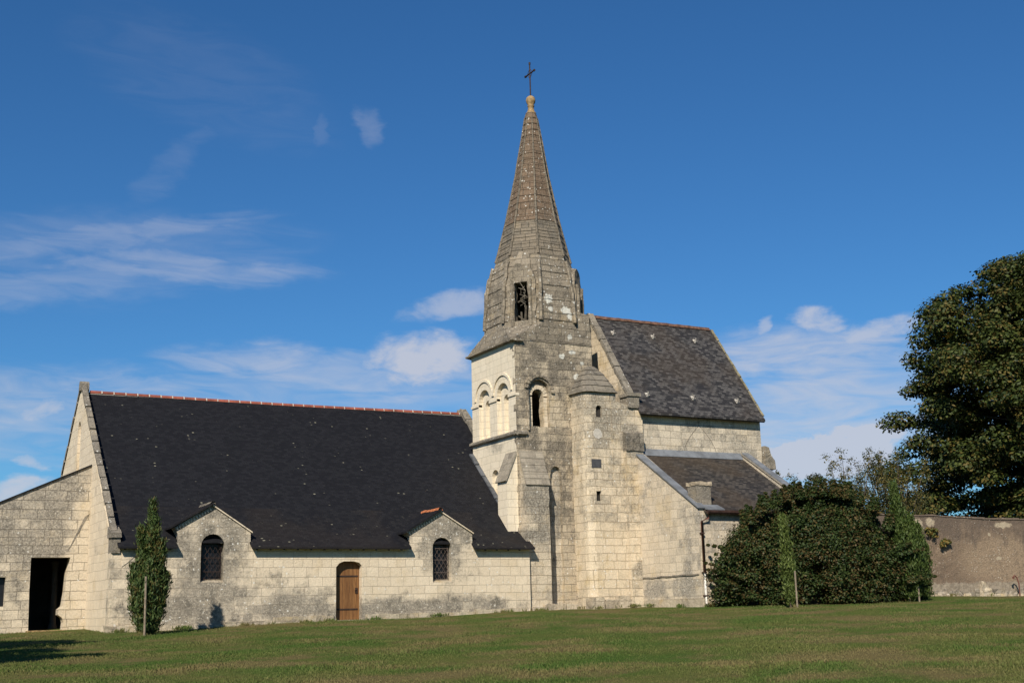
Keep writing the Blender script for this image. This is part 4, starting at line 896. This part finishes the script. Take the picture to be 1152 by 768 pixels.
while t < LW:
    L = random.uniform(.3, .9); p = wp_(t, 0, 0); h = ground(p[0], p[1]) + random.uniform(.10, .38)
    mb.hexa([wp_(t, -random.uniform(.05, .16), -.3), wp_(t + L - .03, -.08, -.3), wp_(t + L - .03, .1, -.3), wp_(t, .1, -.3)], [wp_(t, -random.uniform(.02, .1), h), wp_(t + L - .03, -.04, h), wp_(t + L - .03, .1, h), wp_(t, .1, h)]); t += L
mb.build('wall_footing', M['wallbase'], bwall, bw_o, jit=.12, sub=.13)
# ================================================================ PLANTS
def leaf_mesh(name, C, Nn, size, mat, parent=None, org=(0, 0, 0), aspect=1.5, T=None, var=None, extra=None):
    """C centres, Nn normals, size array: one diamond shaped leaf face each (T = long axis)"""
    n = len(C); Nn = Nn / np.maximum(np.linalg.norm(Nn, axis=1, keepdims=True), 1e-6)
    if T is None: T = rng.normal(size=(n, 3))
    T = T - (T * Nn).sum(1, keepdims=True) * Nn; T /= np.maximum(np.linalg.norm(T, axis=1, keepdims=True), 1e-6)
    B = np.cross(Nn, T); s = size.reshape(-1, 1)
    V = np.stack([C - T * s * aspect * .5, C + B * s * .42 + T * s * .05, C + T * s * aspect * .5 + Nn * s * .12, C - B * s * .42 + T * s * .05], 1).reshape(-1, 3) - np.array(org)
    me = bpy.data.meshes.new(name); me.vertices.add(n * 4); me.vertices.foreach_set('co', V.astype(np.float32).ravel())
    me.loops.add(n * 4); me.loops.foreach_set('vertex_index', np.arange(n * 4, dtype=np.int32)); me.polygons.add(n)
    me.polygons.foreach_set('loop_start', np.arange(0, n * 4, 4, dtype=np.int32)); me.polygons.foreach_set('loop_total', np.full(n, 4, np.int32))
    me.update(calc_edges=True)
    at = me.attributes.new('var', 'FLOAT', 'FACE'); at.data.foreach_set('value', (rng.random(n) if var is None else var).astype(np.float32))
    me.materials.append(M[mat]); o = bpy.data.objects.new(name, me); COL.objects.link(o)
    if parent is not None: o.parent = parent
    else: o.location = org
    return o
def unit(n): v = rng.normal(size=(n, 3)); return v / np.linalg.norm(v, axis=1, keepdims=True)
def clump_leaves(cents, rads, per, flat=.6, shell=.55):
    Cs = []; Ns = []
    for c, r in zip(cents, rads):
        u = unit(per); rr = (shell + (1 - shell) * rng.random((per, 1)) ** .6) * r; rr *= 1 + .25 * rng.normal(size=(per, 1)) * .6
        p = u * rr; p[:, 2] *= flat; p[:, 2] -= .12 * r * (np.hypot(p[:, 0], p[:, 1]) / r) ** 2
        nn = u * .8 + np.array([0, 0, .8]) + rng.normal(size=(per, 3)) * .45
        Cs.append(p + c); Ns.append(nn)
    return np.concatenate(Cs), np.concatenate(Ns)

def big_tree(name, loc, H, R, zlow, label, seed, ncl=330, per=260, leaf=.2, mat='linden', prof=None, group=None):
    global rng
    rng = np.random.default_rng(seed); random.seed(seed)
    t = thing(name, label, 'tree', loc, group)
    x0, y0, z0 = loc
    tr = MB(); tr.tube([(x0, y0, z0 - .3), (x0 + .05, y0, z0 + 1.5), (x0 - .1, y0 + .1, z0 + H * .45), (x0, y0, z0 + H * .85)], R * .075, 10, r2=R * .012)
    tr.build('trunk', M['bark'], t, loc, jit=.05)
    pf = prof or (lambda u: (math.sin(math.pi * min(1, max(0, u)) ** .62)) ** .75)
    cents = []; rads = []; br = MB()
    while len(cents) < ncl:
        u = random.random(); a = random.uniform(0, 2 * math.pi); rmax = R * pf(u) * (1 + .10 * math.sin(a * 5 + u * 9) + .07 * math.sin(a * 9 + u * 17))
        q = random.random() ** .42
        rr = max(.1, rmax * q); z = z0 + zlow + (H - zlow) * u
        cents.append((x0 + rr * math.cos(a), y0 + rr * math.sin(a), z - .25 * q)); rads.append(random.uniform(.65, 1.25) * min(1.1, R / 6.2))
        if len(cents) % 8 == 0: 
            zs0 = z0 + zlow * .6 + (z - z0 - zlow) * .8 + .2
            br.tube([(x0, y0, zs0), (x0 + rr * .5 * math.cos(a), y0 + rr * .5 * math.sin(a), (zs0 + z) / 2 + .4), cents[-1]], .11, 5, r2=.02)
    br.build('limb', M['bark'], t, loc)
    C, Nn = clump_leaves(np.array(cents), np.array(rads), per, .5)
    keep = C[:, 2] > z0 + .2; C = C[keep]; Nn = Nn[keep]
    leaf_mesh('crown', C, Nn, leaf * (.65 + .7 * rng.random(len(C))), mat, t, loc, 1.35)
    return t, cents, rads
def lin_prof(u):
    pts = ((0, .82), (.12, .96), (.28, 1.03), (.45, 1.04), (.58, 1.0), (.67, .95), (.81, .80), (.91, .58), (.97, .24), (1., .08))
    for (a, ra), (b_, rb_) in zip(pts[:-1], pts[1:]):
        if u <= b_: return ra + (rb_ - ra) * (u - a) / (b_ - a)
    return .05
lt, lc, lr = big_tree('linden_tree', (60.5, 44.2, .3), 19.4, 9.7, 1.6, 'large dark green leafy tree rising behind the brown wall at the right edge', 11, ncl=1050, per=460, leaf=.15, prof=lin_prof)
# a few turned clusters of yellow leaves
fx = []
for k in range(9):
    c = lc[random.randrange(len(lc))]; v = Vector((-c[0], -c[1], 0)).normalized(); fx.append((c[0] + v.x * .9, c[1] + v.y * .9, c[2]))
C, Nn = clump_leaves(np.array(fx), np.full(len(fx), .28), 22, .7); leaf_mesh('yellow_leaves', C, Nn, np.full(len(C), .2), 'yellow_leaf', lt, (60.5, 44.2, .3))
# the tree outside the left edge whose shadow lies on the lawn
big_tree('shade_tree', (-5.6, 27.2, ground(-5.6, 27.2)), 13.0, 5.6, 2.2, 'leafy tree left of the view whose shadow lies on the lawn', 5, ncl=170, per=150, leaf=.3)

# loose small trees between bush and linden
def loose_tree(name, loc, H, R, label, seed, nst=9):
    global rng
    rng = np.random.default_rng(seed); random.seed(seed); t = thing(name, label, 'small tree', loc); x0, y0, z0 = loc
    b_ = MB(); cs = []; rs = []
    for k in range(nst):
        a = random.uniform(0, 6.28); lean = random.uniform(.1, 1.) * R; h = H * random.uniform(.55, 1.)
        pts = [(x0, y0, z0 - .1)] + [(x0 + lean * math.cos(a) * s ** 1.4, y0 + lean * math.sin(a) * s ** 1.4, z0 + h * s) for s in (.3, .55, .8, 1.)]
        b_.tube(pts, .05, 5, r2=.008)
        for s in np.linspace(.35, 1.03, 15):
            w_ = (1.05 - s) * .9 + .12
            cs.append((x0 + lean * math.cos(a) * s ** 1.4 + random.uniform(-w_, w_), y0 + lean * math.sin(a) * s ** 1.4 + random.uniform(-w_, w_), z0 + h * s + random.uniform(-.15, .15))); rs.append(random.uniform(.28, .62) * (1.1 - s * .45))
    b_.build('branches', M['bark'], t, loc)
    C, Nn = clump_leaves(np.array(cs), np.array(rs), 62, .9, .0)
    leaf_mesh('foliage', C, Nn, .058 * (.6 + .8 * rng.random(len(C))), 'loose', t, loc, 1.6); return t
loose_tree('young_tree', (41.7, 43.6, .5), 6.5, 1.5, 'loose young tree with thin yellowing leaves against the sky between bush and big dark tree', 31, 16)
loose_tree('young_tree', (44.3, 43.4, .5), 6.5, 2.2, 'bushy young tree showing over the wall directly left of the big dark tree', 33, 34)
loose_tree('young_tree', (39.3, 43.9, .5), 5.4, 1.1, 'thin sprigged young tree just behind the right end of the lean-to roof', 34, 7)

# the big bush
def bush(loc, label):
    global rng
    rng = np.random.default_rng(21); random.seed(21); t = thing('shrub', label, 'shrub', loc); x0, y0, z0 = loc
    rt_, fw_ = Vector((.878, -.478)), Vector((.478, .878)); cs = []; rs = []
    br = MB()
    def top(u): return (3.95 + .45 * min(u, .15)) * (1 - abs(u + .02) ** 3.2) ** .5 * (1 - .12 * max(0, u)) if abs(u) < .98 else .6
    for k in range(1150):
        a = random.uniform(0, 2 * math.pi); q = random.random() ** .4; u = q * math.cos(a); v = q * math.sin(a); h = max(.7, (1 + .09 * math.sin(u * 5.3 + 1) + .07 * math.sin(u * 11 + v * 5)) * top(u) * (1 - abs(v) ** 3.2 * .55)) * (1 + .05 * math.sin(u * 17) + .04 * math.sin(v * 13 + u * 7))
        if random.random() < .5: zc = h * random.uniform(.72, 1.0) - .25 * random.random()
        else: zc = h * random.uniform(.04, .9)
        p = Vector((x0, y0)) + rt_ * (u * (3.35 + .25 * math.sin(k * 1.7))) + fw_ * (v * 1.45)
        cs.append((p.x, p.y, z0 + zc)); rs.append(random.uniform(.25, .75))
        if k % 7 == 0: br.tube([(x0 + u * .6, y0 + v * .5, z0 - .1), (x0 + (p.x - x0) * .55, y0 + (p.y - y0) * .55, z0 + zc * .6), cs[-1]], .045, 5, r2=.01)
    for k in range(90):   # long outer sprays
        u = random.uniform(-1, 1); p = Vector((x0, y0)) + rt_ * (u * 3.3) + fw_ * random.uniform(-1.3, .6); h = top(u * .97)
        if abs(u) > .8: zz = random.uniform(.4, .95) * h; dx_ = math.copysign(random.uniform(.35, 1.0), u)
        else: zz = h; dx_ = random.uniform(-.2, .2)
        for s in range(5):
            cs.append((p.x + rt_.x * dx_ * s / 4, p.y + rt_.y * dx_ * s / 4, z0 + zz + ((.13 * s) if abs(u) < .8 else .04 * s))); rs.append(.17 - .028 * s)
    br.build('branches', M['bark'], t, loc)
    C, Nn = clump_leaves(np.array(cs), np.array(rs), 300, .6, .25); keep = C[:, 2] > ground(x0, y0) + .03
    keep &= ~((C[:, 1] > 38.95) & (C[:, 0] < 35.7) & (C[:, 2] < 3.95 + (C[:, 1] - 38.95) * .64)); C = C[keep]; Nn = Nn[keep]
    leaf_mesh('foliage', C, Nn, .064 * (.6 + .8 * rng.random(len(C))), 'bushl', t, loc, 1.4)
bush((32.85, 36.45, ground(32.85, 36.45)), 'wide dark green shrub with reddish brown tips in front of the lean-to')

# cypresses
def cypress(loc, cols, mat, label, seed, blades=9000, bl=.17, group=None, stem=True):
    """cols: list of (dx, dy, height, radius, zstart)"""
    global rng
    rng = np.random.default_rng(seed); random.seed(seed); x0, y0, z0 = loc; t = thing('cypress', label, 'cypress', loc, group)
    m_ = MB(); Cs = []; Ts = []; Ns = []
    tot_ = sum(c[2] * c[3] for c in cols)
    for (dx_, dy_, h, r, zs0) in cols:
        m_.tube([(x0 + dx_ * .2, y0 + dy_ * .2, z0 - .1), (x0 + dx_ * .7, y0 + dy_ * .7, z0 + zs0 + h * .3), (x0 + dx_, y0 + dy_, z0 + h * .9)], .035 + r * .05, 6, r2=.008)
        n_ = int(blades * h * r / tot_); nb = max(20, n_ // 40)
        for b_ in range(nb):   # little upswept branchlets carrying sprays
            s = random.random() ** .9; a = random.uniform(0, 6.28); pr_ = r * (math.sin(math.pi * min(1, (.10 + .90 * s)) ** .8) ** .7) * (1 - .25 * s) * random.uniform(.5, 1.45)
            z = zs0 + (h - zs0) * s; rr = pr_
            base = np.array([x0 + dx_ * (.3 + .7 * s), y0 + dy_ * (.3 + .7 * s), z0 + z - .2])
            d = np.array([math.cos(a), math.sin(a), 1.15 + .8 * s]); L = rr / 1.; k = 40; u = rng.random((k, 1)) ** .7
            p = base + d * L * u + rng.normal(size=(k, 3)) * (.028 + .035 * u)
            tdir = d * .8 + np.array([0, 0, .6]) + rng.normal(size=(k, 3)) * .45
            Cs.append(p); Ts.append(tdir); Ns.append(rng.normal(size=(k, 3)) + np.array([math.cos(a), math.sin(a), .2]) * .8)
    C = np.concatenate(Cs); T = np.concatenate(Ts); Nn = np.concatenate(Ns); keep = C[:, 2] > z0 + .06; C, T, Nn = C[keep], T[keep], Nn[keep]
    if stem: m_.build('stem', M['bark'], t, loc)
    leaf_mesh('foliage', C, Nn, bl * .34 * (.6 + .8 * rng.random(len(C))), mat, t, loc, 3.6, T); return t
gz = ground
GA = 'young cypresses along the church'
def L3(px, py, D):
    d = RT * (px - 576) + DN * (py - 384) + FW * _f; d = d / _f * D; return d
A_ = (9.22, 40.3, gz(9.22, 40.3))
cypress(A_, [(.08, -.02, 4.3, .15, 1.2), (.16, -.1, 3.7, .22, .4), (-.24, .12, 3.45, .17, .6), (.36, -.14, 3.0, .26, .3), (-.12, .22, 3.0, .24, .3), (.12, -.22, 2.5, .36, .12), (.54, -.1, 2.0, .28, .2), (-.42, .14, 2.3, .27, .15), (-.2, -.1, 1.8, .40, .1), (.28, .1, 1.6, .42, .1)], 'cyp', 'bushy dark green cypress with several tops beside the lone dark doorway', 3, 60000, .12)
sp_ = MB()     # stray side shoots of that cypress are part of its crown
B_ = (30.15, 34.75, gz(30.45, 35.2))
cypress(B_, [(-.12, 0, 3.35, .13, .35), (.08, .05, 2.5, .15, .2), (-.02, .1, 1.9, .17, .3)], 'cyp_light', 'thin light green cypress standing in front of the wide dark shrub', 4, 20000, .11)
C_ = (35.5, 34.25, gz(35.5, 34.25))
cypress(C_, [(-.20, .3, 4.5, .26, .3), (.10, -.05, 3.3, .30, .25), (-.42, .2, 3.2, .30, .2), (-.12, -.2, 2.2, .42, .15)], 'cyp_mid', 'tallest cypress at the right end of the wide dark shrub', 6, 50000, .12)
D_ = (36.55, 34.75, gz(36.55, 34.75))
cypress(D_, [(0, 0, 2.95, .26, .2), (.22, .0, 2.3, .28, .15), (-.2, .1, 2.3, .28, .15)], 'cyp_mid', 'short bright green cypress in front of the brown wall, next to the tallest cypress', 8, 36000, .12)
# stakes
def stake(x, y, h, label, lean=0., r=.03):
    z = gz(x, y); mb = MB().tube([(x, y, z - .25), (x + lean * .5, y, z + h * .5), (x + lean, y, z + h)], r, 7)
    o = mb.build('plant_stake', M['stake'], None, (x, y, z), jit=.006); tag(o, label, 'stake')
# note: build() subtracts the origin when given
stake(9.05, 39.75, 1.75, 'weathered wooden stake in front of the bushy cypress on the left', -.02, .035)
stake(30.2, 34.5, 1.25, 'pale wooden stake beside the thin light green cypress', .0, .032)
stake(35.45, 33.9, .55, 'short wooden stake at the foot of the tallest cypress', .0, .03)

# ================================================================ SMALL THINGS
# hooked water pipe by the wall
def wpt(px, t_, d, z): pass
hx = wp_(9.55, -.42, 0); gz0 = gz(hx[0], hx[1])
hp = MB().tube([(hx[0], hx[1], gz0 - .1), (hx[0] + .02, hx[1], gz0 + .5), (hx[0] - .05, hx[1] + .02, gz0 + .80), (hx[0] - .17, hx[1] + .03, gz0 + .88), (hx[0] - .26, hx[1] + .03, gz0 + .82)], .03, 7)
hp.box((hx[0] - .3, hx[1] - .02, gz0 + .74), (hx[0] - .24, hx[1] + .06, gz0 + .84))
tag(hp.build('standpipe', M['pipe_brown'], None, hx[:2] + (gz0,), smooth=False), 'dark hooked metal pipe sticking up before the brown wall', 'pipe')
# pale plaster lump leaning on the wall
lx = wp_(8.05, -.12, 0); zz = gz(lx[0], lx[1]); mb = MB()
mb.hexa([(lx[0] - .30, lx[1] - .12, zz - .1), (lx[0] + .42, lx[1] - .22, zz - .1), (lx[0] + .42, lx[1] + .1, zz - .1), (lx[0] - .30, lx[1] + .15, zz - .1)],
        [(lx[0] - .14, lx[1] - .0, zz + .62), (lx[0] + .02, lx[1] - .02, zz + .58), (lx[0] + .02, lx[1] + .08, zz + .58), (lx[0] - .14, lx[1] + .1, zz + .62)])
tag(mb.build('plaster_lump', M['plinth'], None, (lx[0], lx[1], zz), jit=.12, sub=.1), 'pale triangular lump of plaster leaning on the base of the brown wall', 'rubble')
# fallen stones at the foot of the wall
random.seed(77); spots = []
for k in range(60): spots.append((random.uniform(4.8, 12.5), -random.uniform(.15, .6), random.uniform(.04, .15)))
proto = []
for k in range(4):
    mb = MB(); pr_ = [(.6 * math.cos(a) * random.uniform(.7, 1.1), .45 * math.sin(a) * random.uniform(.7, 1.1)) for a in [2 * math.pi * i / 7 for i in range(7)]]
    mb.hexa([(x, y, -.4) for x, y in pr_], [(x * .75, y * .75, .4 + random.uniform(-.1, .1)) for x, y in pr_]); me_o = mb.build('fallen_stone', M['rubble' if k % 2 else 'plinth'], None, jit=.08, sub=.4); proto.append(me_o)
for i, (t_, d, s) in enumerate(spots):
    o = proto[i] if i < 4 else proto[i % 4].copy()
    if i >= 4: COL.objects.link(o)
    p = wp_(t_, d, 0); o.location = (p[0], p[1], gz(p[0], p[1]) + s * .2); o.scale = (s * 2, s * 2, s * 1.3); o.rotation_euler = (0, 0, random.uniform(0, 6))
    tag(o, 'small loose stone lying in the grass at the foot of the brown wall', 'stone', 'loose stones along the foot of the brown wall')
# wild plant growing from the wall
def sprig(loc, n_, spread, label, seed):
    global rng
    rng = np.random.default_rng(seed); random.seed(seed); t = thing('wild_plant', label, 'plant', loc); st_ = MB(); cs = []
    for k in range(n_):
        p = [Vector(loc)]; d = Vector((random.uniform(-.6, .6), random.uniform(-.5, 0), random.uniform(.2, 1)))
        for j in range(4): p.append(p[-1] + d * spread * .25); d.z -= .25
        st_.tube(p, .006, 4); cs += [tuple(q) for q in p[1:]]
    st_.build('stems', M['bark'], t, loc)
    C, Nn = clump_leaves(np.array(cs), np.full(len(cs), .10), 26, .9, .1); leaf_mesh('foliage', C, Nn, np.full(len(C), .07), 'ivy', t, loc)
p = wp_(5.6, -.02, 3.0); sprig(p, 9, .6, 'small yellow-green plant sprouting from the brown wall near its pale patch', 2)
p = wp_(6.1, -.02, 2.55); sprig(p, 7, .5, 'lower small plant sprouting from the brown wall right of the cypresses', 9)
def weeds(label, x0, x1, y, seed, dens=14):
    global rng
    rng = np.random.default_rng(seed); n_ = int((x1 - x0) * dens); X = rng.uniform(x0, x1, n_); cs = np.stack([X, np.full(n_, y) - rng.random(n_) * .12, np.array([gz(a, y) for a in X]) + .05], 1)
    C, Nn = clump_leaves(cs, rng.uniform(.05, .16, n_), 26, 1.1, .1); o = leaf_mesh('weeds', C, Nn, np.full(len(C), .06), 'ivy'); o['kind'] = 'stuff'; o['label'] = label; o['category'] = 'weeds'
weeds('weeds growing at the foot of the lean-to wall by the drainpipe', 29.6, 31.3, 38.85, 12, 20)

# ================================================================ GRASS
rng = np.random.default_rng(98); tf = []
for (xa, ya, xb, yb_, k) in ((8.8, 43.45, 16.5, 43.45, 420), (17.8, 43.45, 24.6, 43.45, 300), (24.8, 43.4, 27.0, 43.7, 120), (27.1, 42.8, 29.4, 42.8, 160), (29.45, 42.6, 29.45, 39.0, 200), (29.5, 38.9, 31.5, 38.9, 120), (0., 47.5, 6.7, 47.5, 200), (36.5, 41.2, 48.5, 38.7, 700), (30.1, 34.6, 30.3, 34.8, 25), (9.0, 40.2, 9.4, 40.5, 40)):
    t_ = rng.random(k); t_ = t_[np.sin(t_ * k * .11) + np.sin(t_ * k * .047 + 2) + rng.normal(size=k) * .4 > .8]; k = len(t_); tf.append(np.column_stack([xa + (xb - xa) * t_ + rng.normal(size=k) * .06, ya + (yb_ - ya) * t_ - np.abs(rng.normal(size=k)) * .10]))
tf = np.repeat(np.concatenate(tf), 7, axis=0) + rng.normal(size=(sum(len(a) for a in tf) * 7, 2)) * .04
th_ = .03 + .085 * rng.random(len(tf)) ** 3; Cz = np.array([ground(a, b_) for a, b_ in tf]) + th_ * .42
o = leaf_mesh('wall_foot_grass', np.column_stack([tf, Cz]), np.column_stack([rng.normal(size=(len(tf), 2)), np.zeros(len(tf))]), th_ / 2.4, 'grassb', None, (0, 0, 0), 4.5, np.column_stack([rng.normal(size=(len(tf), 2)) * .35, np.ones(len(tf))]))
o['kind'] = 'stuff'; o['label'] = 'longer unmown grass along the foot of the walls'; o['category'] = 'grass'
rng = np.random.default_rng(99)
n_ = 330000
D = 15.5 + 32 * rng.random(n_) ** 1.25; U = rng.uniform(-.46, .46, n_)
d = np.array([[FW.x, FW.y]]) / math.hypot(FW.x, FW.y); r_ = np.array([[RT.x, RT.y]]) / math.hypot(RT.x, RT.y)
pp = d * D[:, None] + r_ * (U * D)[:, None]
inside = ((pp[:, 1] > YN - .05) & (pp[:, 0] > 8.7) & (pp[:, 0] < 28)) | ((pp[:, 1] > 42.9) & (pp[:, 0] > 26)) | ((pp[:, 1] > 47.5)) | ((pp[:, 1] > 38.95) & (pp[:, 0] > 29.5) & (pp[:, 0] < 35.6))
wl_ = (pp[:, 0] > 35.6) & ((pp[:, 0] - 37.5) * (-wd.y) + (pp[:, 1] - 41.35) * wd.x > -.15)
pp = pp[~(inside | wl_)]; n_ = len(pp)
Z = np.array([ground(a, b_) for a, b_ in pp]) + .03 * np.sin(pp[:, 0] * .7 + pp[:, 1] * .3) * np.sin(pp[:, 1] * .55)
hgt = (.012 + .020 * rng.random(n_) ** 2) * (1 + .5 * np.sin(pp[:, 0] * 1.3) * np.sin(pp[:, 1] * 1.1))
C = np.column_stack([pp, Z + hgt * .45]); T = np.column_stack([rng.normal(size=(n_, 2)) * .55, np.ones(n_)])
go2 = leaf_mesh('grass', C, np.column_stack([rng.normal(size=(n_, 2)), rng.random(n_) * .4]), hgt / 1.6, 'grassb', None, (0, 0, 0), 3.0, T, .5 + .25 * rng.normal(size=n_))
go2['kind'] = 'stuff'; go2['label'] = 'short mown grass blades of the lawn'; go2['category'] = 'grass'
